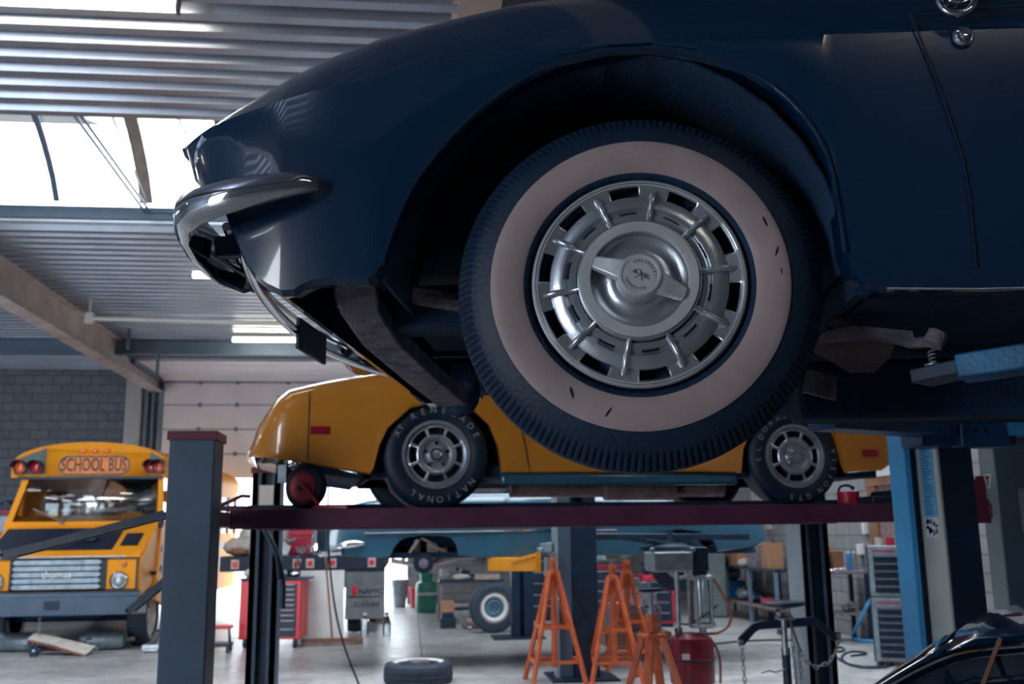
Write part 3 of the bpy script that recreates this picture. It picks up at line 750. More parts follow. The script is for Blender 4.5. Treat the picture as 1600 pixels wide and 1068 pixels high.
mb = MB(); mb.bar(a1 + V((-.02, -.01, -.005)), a1 + V((.10, .05, -.005)), .10, .045); mb.done('arm_end', 'liftblue', ar, bev=.004)
mb = MB(); mb.cyl(a1 + V((0.03, 0.01, 0)), a1 + V((.03, .01, .09)), .045); mb.done('arm_pad', 'rubber', ar)
mb = MB(); mb.bar((2.52, 3.98, 1.935), (3.6, 3.55, 1.935), .14, .11); ar2 = mb.done('lift_arm', 'liftblue', bl, bev=.006)
mb = MB(); mb.cyl((3.57, 3.56, 1.98), (3.57, 3.56, 2.05), .05); mb.done('arm_pad', 'rubber', ar2)
# near column (right of the frame) with the arm reaching under the near sill
MB().b2((1.95, .20, 0), (2.25, .50, 3.9)).done('column', 'dark', bl, bev=.01)
MB().b2((1.90, .46, 1.70), (2.30, .66, 1.90)).done('carriage', 'liftdark', bl, bev=.008)
e0 = V((2.0, .74, 1.865)); e1 = at(1500, 577, 1.60)
mb = MB(); mb.bar(e0, e1, .09, .042); ar3 = mb.done('lift_arm', mat('chipped_blue_paint', (0.015, 0.19, 0.42), 0.5, 0, 0.1, 14, col2=(0.003, 0.035, 0.09), bump=.2), bl, bev=.004)
e2 = at(1437, 591, 1.66)
mb = MB(); mb.bar(e1 + (e1 - e2) * .25, e2, .075, .026); mb.done('arm_end', 'dark', ar3, bev=.003)
pd = at(1457, 565, 1.65)
mb = MB(); mb.cyl(V((pd.x, pd.y, e2.z)), pd + V((0, 0, -.004)), .014, seg=20)
mb.tube([V((pd.x + .006 * math.cos(a), pd.y + .006 * math.sin(a), pd.z - .006 + a * .0011)) for a in [q * .5 for q in range(50)]], .0014, 5); mb.done('screw_pad', 'dullsteel', ar3)
for s_, (x, y) in enumerate(((2.4, 4.3), (2.1, .35))):
    MB().b2((x - .35, y - .25, 0), (x + .35, y + .25, .02)).done('base_plate', 'dark', bl)

# ================================================================== four-post lift
fl = thing('four_post_lift', 'grey four-post drive-on lift with maroon runways under the yellow car', 'lift', (0, 0, 0))
def post4(x0, x1, y0, y1, zt, mface, chan=0, m2=None):
    if chan:
        mb = MB(); t = .05
        mb.b2((x0, y0, 0), (x0 + t, y1, zt)); mb.b2((x1 - t, y0, 0), (x1, y1, zt)); mb.b2((x0, y1 - .02, 0), (x1, y1, zt))
        mb.b2((x0, y0, 0), (x0 + .075, y0 + .01, zt)); mb.b2((x1 - .075, y0, 0), (x1, y0 + .01, zt))
        p = mb.done('post', mface, fl, bev=.003)
        MB().b2((x0 + .06, y0 + .06, 0), (x1 - .06, y1 - .03, zt - .02)).done('post_ladder', 'dark', p)
    else:
        p = MB().b2((x0, y0, 0), (x1, y1, zt)).done('post', mface, fl, bev=.008)
    cap = MB().b2((x0 - .012, y0 - .012, zt - .045), (x1 + .012, y1 + .012, zt + .004)).done('post_cap', 'redcap', p, bev=.003)
    MB().b2((x0 - .1, y0 - .1, 0), (x1 + .1, y1 + .1, .015)).done('base_plate', 'dark', p)
    return p
post4(-1.265, -1.03, 5.3, 5.55, 2.045, 'post')
fp = post4(3.46, 3.76, 5.50, 5.64, 2.05, 'post')
post4(-1.29, -1.06, 8.25, 8.5, 2.05, 'post', 1)
bp_ = post4(3.35, 3.60, 8.25, 8.56, 2.05, 'post', 1); MB().b2((3.344, 8.24, 0), (3.352, 8.57, 2.0)).done('lit_post_side', 'postlight', bp_)  # post_side: paler sheet imitates light falling on the left face
MB().b2((3.454, 5.495, 0), (3.463, 5.645, 2.0)).done('lit_post_side', 'postlight', fp)  # light on this post's left face, put in as a paler sheet
MB().b2((3.59, 5.494, 1.46), (3.757, 5.499, 1.72)).done('post_plate', 'dullsteel', fp)
# small triangular sticker on the right post
q = V((3.448, 5.565, 1.765)); mb = MB()
mb.prism([q + V((0, -.04, .042)), q + V((0, .04, .042)), q + V((0, .010, -.042)), q + V((0, -.010, -.042))], (.007, 0, 0)); mb.done('triangle_sticker', 'white', fp)
q = q + V((-.0015, 0, 0)); mb = MB(); mb.prism([q + V((0, -.026, .032)), q + V((0, .026, .032)), q + V((0, .008, .014)), q + V((0, .004, -.024)), q + V((0, -.004, -.024)), q + V((0, -.008, .014))], (.002, 0, 0)); mb.done('sticker_mark', 'redcap', fp)
for y0 in (5.93, 7.35):
    mb = MB(); mb.b2((-1.05, y0, 1.537), (3.28, y0 + .035, 1.652)); mb.b2((-1.05, y0 + .5, 1.537), (3.28, y0 + .535, 1.652)); mb.b2((-1.05, y0 + .03, 1.62), (3.28, y0 + .505, 1.648))
    rw = mb.done('runway', 'maroon', fl, bev=.003)
    MB().b2((-1.03, y0 + .49, 1.652), (3.28, y0 + .535, 1.69)).done('guide_lip', 'dark', rw)
    if y0 < 6:
        mb = MB(); mb.b2((2.92, y0 + .05, 1.65), (3.26, y0 + .40, 1.70)); mb.cyl((3.1, y0 + .1, 1.71), (3.1, y0 + .4, 1.71), .03); mb.box((3.25, y0 + .2, 1.72), (.12, .3, .06), Matrix.Rotation(.4, 3, 'Y')); mb.done('wheel_stop', 'dark', rw, bev=.01)
        mb = MB(); mb.b2((-1.14, y0 + .06, 1.65), (-.98, y0 + .4, 1.675)); mb.tube([(-1.12, y0 + .1, 1.68), (-1.0, y0 + .1, 1.735), (-.95, y0 + .1, 1.73)], .012); mb.done('wheel_chock', 'maroon', rw)
for x0, x1 in ((-1.25, -1.10), (3.44, 3.60)):
    MB().b2((x0, 5.56, 1.55), (x1, 8.24, 1.64)).done('crossbeam', 'redcap', fl, bev=.006)
mb = MB(); mb.prism([(3.28, 5.6, 1.60), (3.455, 5.6, 1.60), (3.455, 5.6, 1.80), (3.40, 5.6, 1.80)], (0, .04, 0)); mb.b2((3.24, 5.58, 1.52), (3.455, 5.66, 1.66)); mb.done('corner_gusset', 'redcap', fl)
# white notice inside the back-left post
a = at(418, 775, 8.22); MB().b2((a.x - .07, 8.235, a.z - .07), (a.x + .045, 8.245, a.z + .09)).done('notice', 'white', fl)
# drive-on ramps sloping away from the left end
def slat_ramp(p0, p1, w, name='ramp'):
    p0, p1 = V(p0), V(p1); mb = MB(); d = (p1 - p0)
    sd = V((0, 1, 0))
    for s_ in (-1, 1): mb.bar(p0 + sd * s_ * w / 2, p1 + sd * s_ * w / 2, .03, .045)
    n = 14
    for k in range(n + 1): mb.bar(p0 + d * k / n - sd * w / 2, p0 + d * k / n + sd * w / 2, .05, .012)
    mb.cyl(p1 - sd * w / 2, p1 + sd * w / 2, .028, seg=10)
    return mb.done(name, 'dark', fl)
slat_ramp(at(262, 803, 6.2), at(15, 866, 6.2), .16)
slat_ramp(at(262, 905, 7.6), at(206, 952, 7.6), .16)
mb = MB(); mb.tube([at(410, 822, 8.0), at(425, 845, 8.0), at(437, 880, 8.0), at(443, 915, 8.0), at(441, 950, 8.0)], .022, 8, smooth=2); mb.tube([at(412, 824, 7.95), at(432, 860, 7.95), at(436, 905, 7.95)], .014, 8, smooth=2); mb.done('hydraulic_hose', 'dark', fl)
mb = MB(); c = at(904, 783, 7.0); mb.box(c + V((0, 0, -.03)), (.16, .12, .05)); mb.cyl(c + V((-.02, -.07, -.01)), c + V((-.02, .07, -.01)), .045); mb.done('jacking_beam_pad', 'dark', fl, bev=.006)

# ================================================================== slotted-rim wheel (yellow car)
def slot_wheel(parent, loc, R, rimr, width, texts, near=True, m='rubber'):
    ax = V((0, -1, 0)) if near else V((0, 1, 0)); sg = 1 if near else -1
    t = MB().lathe([(rimr, -.03), (rimr + .006, -.005), (rimr + .03, .006), ((R + rimr) / 2, .012), (R - .03, .0), (R - .012, -.012), (R - .002, -.028), (R, -.04), (R, -width + .04), (R - .012, -width + .015), (R - .04, -width), (rimr, -width)], (0, 0, 0), ax, 80).done('wheel', m, parent)
    t.location = loc
    def skip(k, i):
        if k != 4: return False
        d = (i + 6) % 12
        return 1 <= d < 11
    MB().lathe([(rimr + .004, -.008), (rimr, .002), (rimr - .012, .002), (rimr - .020, -.028), (rimr * .80, -.010), (rimr * .60, -.006), (rimr * .52, -.004), (rimr * .44, -.010), (rimr * .42, -.03), (rimr * .25, -.03), (rimr * .22, .0), (rimr * .12, .005), (0, .003)], (0, 0, 0), ax, 96, skip).done('rim', 'alu', t, solid=.004, recalc=False, ang=30)
    MB().lathe([(rimr, -.03), (rimr - .01, -.07), (0, -.07)], (0, 0, 0), ax, 48).done('brake_drum', 'ink', t)
    mb = MB()
    for k in range(5):
        a = 2 * PI * k / 5; mb.cyl((rimr * .34 * math.sin(a), ax.y * -.03, rimr * .34 * math.cos(a)), (rimr * .34 * math.sin(a), ax.y * -.005, rimr * .34 * math.cos(a)), .011, seg=6)
    mb.torus((0, ax.y * .006, 0), (0, 1, 0), rimr * .16, .008, 24, 6)
    mb.done('wheel_nut', 'chrome', t)
    if texts:
        o = V((0, -.0135, 0))
        for (s_, mid, span, inw, size) in texts:
            MB().arctext(s_, o, (1, 0, 0), (0, 0, 1), (R + rimr) / 2 + .004, mid, span, size, .0006, inw).done('tyre_lettering', 'letter', t, flat=True, recalc=False)
    return t

# ================================================================== yellow car
ya = math.radians(6)
yc = thing('car', 'amber yellow sports car parked on the maroon four-post lift', 'car', (.165, 6.12, 1.985), ya)
YT = [(-1.09, .05), (-1.07, .10), (-1.05, .19), (-.96, .345), (-.884, .413), (-.70, .462), (-.48, .504), (-.148, .549), (.15, .55), (.5, .49), (1.0, .44), (1.7, .46), (2.2, .56), (2.6, .55), (3.0, .47), (3.3, .40), (3.42, .33)]
YB_ = [(-1.09, -.01), (-1.05, -.015), (-.944, -.030), (-.715, -.076), (-.412, -.130), (-.393, -.103), (-.360, .035), (-.310, .146), (-.172, .276), (.030, .328), (.214, .290), (.338, .181), (.398, .039), (.417, -.122), (.730, -.118), (1.776, -.112), (2.04, -.12), (2.06, .03), (2.12, .16), (2.25, .27), (2.448, .31), (2.63, .27), (2.74, .14), (2.80, -.08), (2.82, -.12), (3.10, -.10), (3.28, .0), (3.42, .15)]
YO = [(-1.09, .24), (-1.06, .15), (-1.0, .09), (-.9, .05), (-.7, .025), (-.45, -.01), (-.2, -.05), (.1, -.05), (.45, .0), (.9, .035), (1.6, .035), (2.0, .0), (2.2, -.05), (2.6, -.05), (3.0, .0), (3.3, .05), (3.42, .10)]
YS = [(-1.09, .03), (-1.07, .05), (-1.05, .09), (-.96, .22), (-.88, .30), (-.6, .36), (-.15, .40), (.15, .40), (.5, .33), (1, .29), (1.7, .30), (2.2, .40), (2.6, .39), (3.0, .30), (3.42, .22)]
us = sorted(set([u for u, _ in YB_] + [u for u, _ in YT] + [-.6, -.25, .1, 1.3, 3.2]))
tab = []
for u in us:
    wb = interp(YB_, u); wt = sinterp(YT, u)
    tab.append((u, sinterp(YO, u), wb, wt, max(wb + .012, min(interp(YS, u), wt - .01)), -.05 if -.8 < u < 1 else 0, u < -.42 or u > 2.83, .10 * max(0, min(1, (-.5 - u) / .4))))
yb = shell(.88, tab, 'body', 'yellow', yc)
mb = MB(); mb.b2((-.40, .1, -.14), (3.1, 1.66, -.06)); mb.b2((-.42, .30, -.14), (.42, 1.46, .30)); mb.b2((2.05, .30, -.14), (2.8, 1.46, .30)); mb.done('undercarriage', 'under', yc)
mb = MB(); mb.b2((.42, .05, -.19), (2.04, .11, -.115)); mb.done('side_sill', 'blue', yc, bev=.02)
mb = MB(); mb.cyl((.55, .40, -.20), (2.1, .45, -.20), .055); mb.cyl((1.2, .36, -.21), (1.7, .38, -.21), .07); mb.done('exhaust_pipe', 'brownrust', yc)
mb = MB(); mb.prism([(-.80, .05, -.05), (-.46, .05, -.125), (-.46, .05, -.15), (-.62, .05, -.125), (-.80, .05, -.09)], (0, 1.6, 0)); mb.done('front_spoiler', 'under', yc)
mb = MB(); mb.tube([(-1.10, .6, .03), (-1.09, .32, .03), (-1.06, .2, .035), (-1.0, .13, .03)], .03, 8, smooth=1); mb.done('bumper_strip', 'dark', yc)
a = (-.72, .018, .145); MB().box(a, (.12, .012, .05)).done('side_marker', 'lens_red', yc, bev=.004)
MB().box((2.99, -.008, .02), (.12, .012, .05)).done('side_marker', 'lens_red', yc, bev=.004)
mb = MB(); mb.tube([(-.79, .028, .39), (-.79, .030, .1), (-.79, .035, -.04)], .003, 5, smooth=1); mb.tube([(.50, .0, .33), (.56, .0, .1), (.60, .02, -.11)], .003, 5, smooth=1); mb.done('panel_seam', 'seam', yc)
# greenhouse
mb = MB()
g0 = [(.55, .22, .46), (1.9, .16, .50), (1.9, 1.60, .50), (.55, 1.54, .46)]; g1 = [(1.15, .38, .78), (1.75, .34, .80), (1.75, 1.42, .80), (1.15, 1.38, .78)]
mb.loft([g0, g1], True); mb.done('cabin_glass', 'darkglass', yc)
mb = MB(); mb.loft([g1, [(1.25, .5, .82), (1.7, .5, .83), (1.7, 1.26, .83), (1.25, 1.26, .82)]], True, True); mb.done('roof_panel', 'yellow', yc)
mb = MB(); mb.bar((-.97, .8, .36), (-.97, .8, .46), .03, .012); mb.bar((-.99, .2, .37), (-.86, .2, .40), .02, .01); mb.done('antenna_bracket', 'steel', yc)
slot_wheel(yc, (0, .015, 0), .335, .212, .22, [('XT', 148, 9, False, .052), ('RENEGADE', 74, 96, False, .056), ('NATIONAL', 280, 84, False, .056)])
slot_wheel(yc, (2.448, .015, -.0), .335, .212, .22, [('EL', 178, 14, False, .052), ('DORADO', 122, 62, False, .052), ('VISION', 336, 62, False, .052), ('GTS', 272, 26, False, .052)])
slot_wheel(yc, (0, 1.74, 0), .335, .212, .22, None, False); slot_wheel(yc, (2.448, 1.74, 0), .335, .212, .22, None, False)
mb = MB(); mb.tube([(-.30, .3, -.10), (-.26, .2, -.22), (-.16, .2, -.31), (-.06, .2, -.33)], .012); mb.done('brake_line', 'brownrust', yc)

# wheelbarrow-type wheel standing on the runway under the nose
wb_ = thing('trolley_wheel', 'small black tyre with crimson rim standing under the yellow nose', 'wheel', at(478, 766, 6.15) - V((0, 0, .0)), math.radians(-28))
R_ = .112
MB().lathe([(.06, .0), (.066, .028), (.09, .036), (.105, .028), (R_, .0), (.105, -.03), (.09, -.04), (.06, -.03)], (0, 0, 0), (0, -1, 0), 40).done('tyre', 'rubber', wb_)
MB().lathe([(.078, .033), (.072, .036), (.05, .030), (.03, .034), (0, .034)], (0, 0, 0), (0, -1, 0), 40).done('rim', 'redhub', wb_)
MB().lathe([(.018, .03), (.018, .05), (0, .052)], (0, 0, 0), (0, -1, 0), 20).done('hub', 'dark', wb_)
wb_.location.z = 1.652 + R_ * 1.22; wb_.scale = (1.22,) * 3
mb = MB(); mb.bar((.0, -.05, .02), (.11, -.05, -.09), .012, .016); mb.bar((.08, -.05, -.10), (.26, -.03, -.105), .02, .012); mb.done('fork', 'redhub', wb_)
mb = MB(); mb.bar((0, .05, .0), (-.02, .04, .10), .02, .02); mb.bar((-.09, .03, .12), (.03, .03, .10), .03, .02); mb.done('fork_bracket', 'redhub', wb_)
mb = MB(); mb.ball((-.07, .02, .12), .032); mb.cyl((-.15, .0, .10), (-.02, .02, .13), .016); mb.box((-.13, .0, .07), (.05, .05, .09)); mb.done('clamp', 'steel', wb_)
# red tub with black handle on the runway behind the rear wheel
rt = thing('tub', 'low red metal tub with black handle on the right end of the runway', 'tub', V((at(1326, 785, 6.25).x, 6.25, 1.652)))
MB().lathe([(0, .0), (.066, .0), (.072, .085), (.068, .085), (.06, .01)], (0, 0, 0), (0, 0, 1), 32).done('pan', 'redhub', rt)
mb = MB(); mb.tube([(-.066, 0, .075), (-.055, 0, .12), (0, 0, .13), (.03, 0, .115)], .008, 6, smooth=2); mb.ball((.035, 0, .11), .014); mb.done('handle', 'dark', rt)

# ================================================================== blue old car on far lift
bb = thing('car', 'teal blue vintage sedan without front wheel, raised on the black lift behind', 'car', (.16, 11.1, 1.17), math.radians(2))
BT = [(-1.20, .30), (-1.17, .45), (-1.1, .56), (-.869, .640), (-.625, .70), (-.164, .752), (.412, .77), (1.2, .77), (3.1, .74), (3.9, .60), (4.05, .45)]
BW = [(-1.20, .12), (-1.17, .104), (-.997, .10), (-.439, .065), (-.37, .078), (-.33, .17), (-.265, .25), (-.160, .290), (-.018, .302), (.20, .295), (.303, .27), (.36, .19), (.382, .08), (.626, .048), (1.499, .06), (2.5, .06), (2.55, .2), (2.7, .30), (2.95, .33), (3.2, .30), (3.35, .2), (3.4, .08), (3.9, .12), (4.05, .2)]
us = sorted(set([u for u, _ in BT] + [u for u, _ in BW]))
tab = [(u, sinterp([(-1.2, .16), (-1.1, .07), (-.9, .02), (-.5, 0), (3.3, 0), (4.05, .16)], u), interp(BW, u), interp(BT, u), max(interp(BW, u) + .02, interp(BT, u) - .22), .03, u < -.44, .08 * max(0, min(1, (-.6 - u) / .5))) for u in us]
shell(.91, tab, 'body', 'blue', bb)
mb = MB(); mb.b2((-.42, .12, .06), (3.9, 1.7, .12)); mb.b2((-.45, .45, .06), (.4, 1.4, .5)); mb.b2((-.5, .30, .18), (.42, .34, .36)); mb.done('undercarriage', 'under', bb)
mb = MB(); mb.tube([(-.655, -.015, .345), (0, -.02, .352), (1.0, -.02, .353), (2.2, -.02, .348)], [.012, .016, .014, .008], 8); mb.done('side_moulding', 'chrome', bb)
mb = MB(); mb.tube([(-.95, -.02, .20), (-.86, -.035, .22), (-.74, -.04, .23), (-.66, -.025, .23)], [.02, .045, .042, .02], 12, smooth=2); mb.tube([(-1.14, .08, .12), (-1.02, .0, .13), (-.90, -.02, .14)], .035, 8); mb.tube([(-1.20, 1.5, .17), (-1.25, .9, .17), (-1.22, .35, .17), (-1.16, .1, .19)], .05, 10, smooth=2); mb.tube([(-1.19, .14, .16), (-1.19, .14, .42)], .03)
mb.b2((-1.17, .02, .17), (-1.10, .10, .48)); mb.done('bumper', 'chrome', bb)
mb = MB(); mb.lathe([(.03, .05), (.045, .05), (.05, .03), (.11, .03), (.115, -.02), (.115, -.06), (0, -.06)], (0, .10, .003), (0, -1, 0), 40); dm_ = mb.done('brake_drum', 'dark', bb); MB().lathe([(0, .055), (.05, .055), (.055, .04)], (0, .10, .003), (0, -1, 0), 30).done('hub', 'rust', dm_)
mb = MB(); mb.tube([(-.25, .2, .02), (-.15, .15, .12), (-.06, .18, .26)], .02); mb.tube([(.05, .2, .22), (.22, .2, .14), (.35, .2, .06)], .018); mb.tube([(-.35, .3, .03), (0, .18, -.03), (.38, .3, .04)], .028); mb.tube([(.05, .22, -.02), (.3, .3, .06), (.75, .5, .07)], .035); mb.tube([(-.02, .25, .28), (.16, .25, .2), (.16, .25, .08)], .016)
mb.done('suspension_arm', 'offwhite', bb)
mb = MB(); mb.tube([(-.06 + .03 * math.cos(a), .3 + .05 * math.sin(a), .08 + a * .004) for a in range(45)], .01, 6); mb.box((.10, .3, .16), (.10, .04, .12)); mb.box((.24, .32, .12), (.08, .04, .1)); mb.done('coil_spring', 'offwhite', bb)
mb = MB(); mb.loft([[(.9, .16, .76), (3.2, .16, .74), (3.2, 1.66, .74), (.9, 1.66, .76)], [(1.35, .30, 1.14), (2.6, .30, 1.14), (2.6, 1.52, 1.14), (1.35, 1.52, 1.14)]], True); mb.done('cabin_glass', 'darkglass', bb)
mb = MB(); mb.loft([[(1.3, .28, 1.14), (2.65, .28, 1.14), (2.65, 1.54, 1.14), (1.3, 1.54, 1.14)], [(1.5, .4, 1.22), (2.4, .4, 1.22), (2.4, 1.4, 1.22), (1.5, 1.4, 1.22)]], True, True); mb.done('roof_panel', 'blue', bb)
mb = MB(); mb.tube([(.92, .0, .72), (.90, -.003, .40), (.92, .0, .08)], .004, 5); mb.tube([(.40, .0, .7), (.395, -.003, .4)], .003, 5); mb.done('door_seam', 'seam', bb)
slot_wheel(bb, (2.95, .03, -.02), .34, .20, .19, None)

# black two-post lift with yellow arms
yl = thing('two_post_lift', 'black two-post lift with yellow swing arms under the teal sedan', 'lift', (0, 0, 0))
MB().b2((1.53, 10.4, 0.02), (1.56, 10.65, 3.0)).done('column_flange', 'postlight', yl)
mb = MB(); mb.b2((1.56, 10.4, .02), (1.70, 10.65, 3.0)); mb.done('column', 'post', yl, bev=.01)
MB().b2((1.705, 10.42, .02), (1.98, 10.70, 3.0)).done('column', 'dark', yl, bev=.01)
MB().b2((1.45, 10.2, 0), (2.15, 10.9, .02)).done('base_plate', 'dark', yl)
mb = MB(); mb.b2((1.48, 14.5, 0.02), (1.60, 14.7, 3.0)); mb.b2((1.66, 14.5, 0.02), (1.80, 14.7, 3.0)); mb.b2((1.50, 14.65, 0.02), (1.78, 14.75, 3.0)); mb.done('column', 'dark', yl)
MB().b2((1.2, 14.3, 0), (1.95, 14.9, .02)).done('base_plate', 'dark', yl)
mb = MB(); mb.bar(at(765, 881, 11.2), at(843, 881, 10.9), .12, .15); ya1 = mb.done('lift_arm', 'armyellow', yl, bev=.01)
mb = MB(); mb.bar(at(800, 876, 11.0), at(842, 865, 10.85), .05, .035); mb.bar(at(841, 862, 10.8), at(841, 893, 10.8), .05, .05); mb.done('arm_brace', 'armyellow', ya1)
mb = MB(); mb.bar(at(742, 876, 11.35), at(770, 879, 11.2), .08, .05); mb.cyl(at(752, 876, 11.3), at(752, 868, 11.3), .05); mb.done('arm_pad', 'rust', ya1)
mb = MB(); mb.bar(at(850, 856, 10.6), at(868, 854, 10.5), .16, .1); mb.cyl(at(846, 862, 10.55), at(846, 855, 10.55), .05); mb.bar(at(858, 870, 10.55), at(858, 900, 10.55), .1, .1); mb.done('carriage', 'dullsteel', yl, bev=.01)
mb = MB(); mb.bar(at(905, 838, 10.5), at(1168, 838, 11.2), .10, .07); mb.bar(at(930, 834, 10.6), at(1050, 850, 10.8), .05, .05); ya2 = mb.done('lift_arm', 'dark', yl, bev=.01)
mb = MB(); mb.lathe([(0, .0), (.28, .02), (.30, .06), (.12, .10), (.10, .22), (0, .22)], at(1040, 862, 10.9), (0, 0, 1), 28); mb.done('turntable', 'dark', ya2)

# ================================================================== school bus
bus = thing('school_bus', 'orange-yellow school bus parked nose-on in the left of the hall', 'bus', (-4.70, 14.0, 0))
BH = 1.06
def roof_sec(y, hw=1.10, z0=2.37, rise=.52, n=18):
    return [(hw * math.cos(PI * i / n) * -1, y, z0 + .13 + (rise - .13) * math.sin(PI * i / n) ** .75) for i in range(n + 1)]
sec = roof_sec(1.0); mb = MB()
mb.loft([[(-1.10, 1.0, 2.37)] + roof_sec(1.0) + [(1.10, 1.0, 2.37)], [(-1.12, 1.25, 2.37)] + roof_sec(1.25, 1.12, 2.37, .53) + [(1.12, 1.25, 2.37)], [(-1.12, 7.2, 2.37)] + roof_sec(7.2, 1.12, 2.37, .53) + [(1.12, 7.2, 2.37)]])
mb.bm.faces.new([mb.bm.verts.new(V(p)) for p in [(-1.10, 1.0, 2.37)] + sec + [(1.10, 1.0, 2.37)]])
mb.done('roof', 'busyellow', bus, ang=50)
for s_ in (-1, 1):
    mb = MB(); x = s_ * 1.06
    mb.b2((x - .03, 1.35, .5), (x + .03, 7.2, 1.55)); mb.b2((x - .03, 1.35, 2.25), (x + .03, 7.2, 2.40))
    for k in range(8): mb.b2((x - .03, 1.35 + k * .82, 1.5), (x + .03, 1.45 + k * .82, 2.3))
    mb.prism([(x - .03, .80, .62), (x - .03, 1.38, .50), (x - .03, 1.38, 1.75), (x - .03, .95, 1.70)], (.06, 0, 0))
    side = mb.done('side_wall', 'busyellow', bus)
    MB().b2((x - .005, 1.4, 1.55), (x + .005, 7.15, 2.25)).done('side_window', 'glass', side)
    mb = MB()
    for z in (1.0, 1.28): mb.b2((x + s_ * .03 - .012, 1.0, z), (x + s_ * .03 + .012, 7.2, z + .09))
    mb.done('rub_rail', 'dark', side)
mb = MB(); mb.b2((-1.08, 7.15, .5), (1.08, 7.2, 1.6)); mb.b2((-1.08, 7.15, 2.2), (1.08, 7.2, 2.45)); mb.b2((-1.08, 7.15, 1.6), (-.7, 7.2, 2.2)); mb.b2((.7, 7.15, 1.6), (1.08, 7.2, 2.2)); mb.b2((-.15, 7.15, 1.6), (.15, 7.2, 2.2)); mb.done('rear_wall', 'busyellow', bus)
MB().b2((-1.06, 1.0, .62), (1.06, 7.15, .68)).done('cabin_floor', 'dark', bus)
for r in range(4):
    for s_ in (-1, 1):
        mb = MB(); mb.b2((s_ * .35, 2.4 + r * 1.1, .7), (s_ * .98, 2.9 + r * 1.1, 1.1)); mb.b2((s_ * .35, 2.8 + r * 1.1, 1.0), (s_ * .98, 2.95 + r * 1.1, 1.75)); mb.done('seat', 'greyplastic', bus, bev=.04)
mb = MB(); mb.torus((.55, 1.55, 1.72), (0, -.8, .6), .2, .018, 24, 6); mb.bar((.55, 1.56, 1.72), (.55, 1.35, 1.3), .05, .05); mb.b2((-1.0, 1.05, 1.2), (1.0, 1.4, 1.6)); mb.done('dashboard', 'dark', bus)
# sign panel on roof cap
mb = MB(); mb.loft([[(-.62, .985, 2.385), (.86, .985, 2.385)], [(-.62, .985, 2.79), (.86, .985, 2.72)]]); mb.done('sign_panel', 'busyellow', bus, solid=.01)
mb = MB(); pts = []
for k in range(13): a = PI / 2 + PI * k / 12; pts.append((-.30 + .13 * math.cos(a), .972, 2.545 + .13 * math.sin(a)))
for k in range(13): a = -PI / 2 + PI * k / 12; pts.append((.44 + .13 * math.cos(a), .972, 2.545 + .13 * math.sin(a)))
mb.tube(pts, .012, 6, True); sp = mb.done('sign_frame', 'rust', bus)
mb = MB(); mb.prism([V(p) + V((0, .004, 0)) for p in pts], (0, .01, 0)); mb.done('sign_plate', mat('sign_orange', (.95, .28, .06), .5), sp)
mb = MB(); mb.text('SCHOOL BUS', (.07, .967, 2.545), (1, 0, 0), (0, 0, 1), (.155, .27), .004); mb.done('sign_lettering', 'ink', sp, flat=True, recalc=False)
for s_ in (-1, 1):
    x0, x1 = (-1.06, -.62) if s_ < 0 else (.86, 1.07)
    mb = MB(); mb.loft([[(x0, .985, 2.42), (x1, .985, 2.42)], [(x0, .985, 2.62 if s_ < 0 else 2.74), (x1, .985, 2.80 if s_ < 0 else 2.62)]]); mb.done('light_backing', 'greyplastic', bus, solid=.01)
for x, m in ((-.955, 'lens_amber'), (-.735, 'lens_red'), (.775 + .12, 'lens_red'), (1.00, 'lens_amber')):
    mb = MB(); mb.lathe([(.098, -.02), (.10, .04), (.088, .04), (.085, .01)], (x, .95, 2.52), (0, -1, 0), 32)
    mb.lathe([(.10, .03), (.104, .14), (.098, .14)], (x, .95, 2.52), (0, -1, 0), 32, lambda k, i: not (i < 8 or i > 23)); hd = mb.done('lamp_hood', 'dark', bus, solid=.004)
    MB().lathe([(.086, .01), (.05, .03), (0, .036)], (x, .95, 2.52), (0, -1, 0), 28).done('warning_lens', m, hd)
for x in (-.10, .07, .24):
    MB().box((x, .97, 2.755), (.075, .04, .045)).done('marker_lamp', 'lens_amber', bus, bev=.008)
# windscreen and its frame
wq = [(-1.06, .93, 1.73), (1.06, .93, 1.73), (1.0, 1.03, 2.36), (-.86 - .05, 1.03, 2.36)]
MB().quad(*[V(p) + V((0, .01, 0)) for p in wq]).done('windscreen', 'busglass', bus, solid=.008)
mb = MB()
mb.prism([(-1.10, .92, 1.70), (-1.01, .92, 1.70), (-.84, 1.02, 2.38), (-.93, 1.02, 2.38)], (0, .07, 0)); mb.prism([(1.02, .92, 1.70), (1.10, .92, 1.70), (1.05, 1.02, 2.38), (.985, 1.02, 2.38)], (0, .07, 0))
mb.b2((-1.10, .90, 1.64), (1.10, 1.0, 1.735)); mb.done('windscreen_frame', 'busyellow', bus, bev=.006)
mb = MB(); mb.b2((-1.0, .985, 2.345), (1.05, 1.03, 2.385)); mb.done('gasket', 'dark', bus)
mb = MB(); mb.bar((-.72, .90, 1.92), (-.28, .89, 1.72), .015, .02); mb.cyl((-.30, .87, 1.72), (-.30, .95, 1.72), .03); mb.done('wiper', 'brownrust', bus)
mb = MB(); mb.bar((.02, 1.2, 1.72), (.22, 1.25, 2.36), .04, .03); mb.done('handrail', 'offwhite', bus)
MB().box((-.66, 1.1, 1.84), (.18, .01, .12)).done('orange_notice', 'lens_amber', bus)
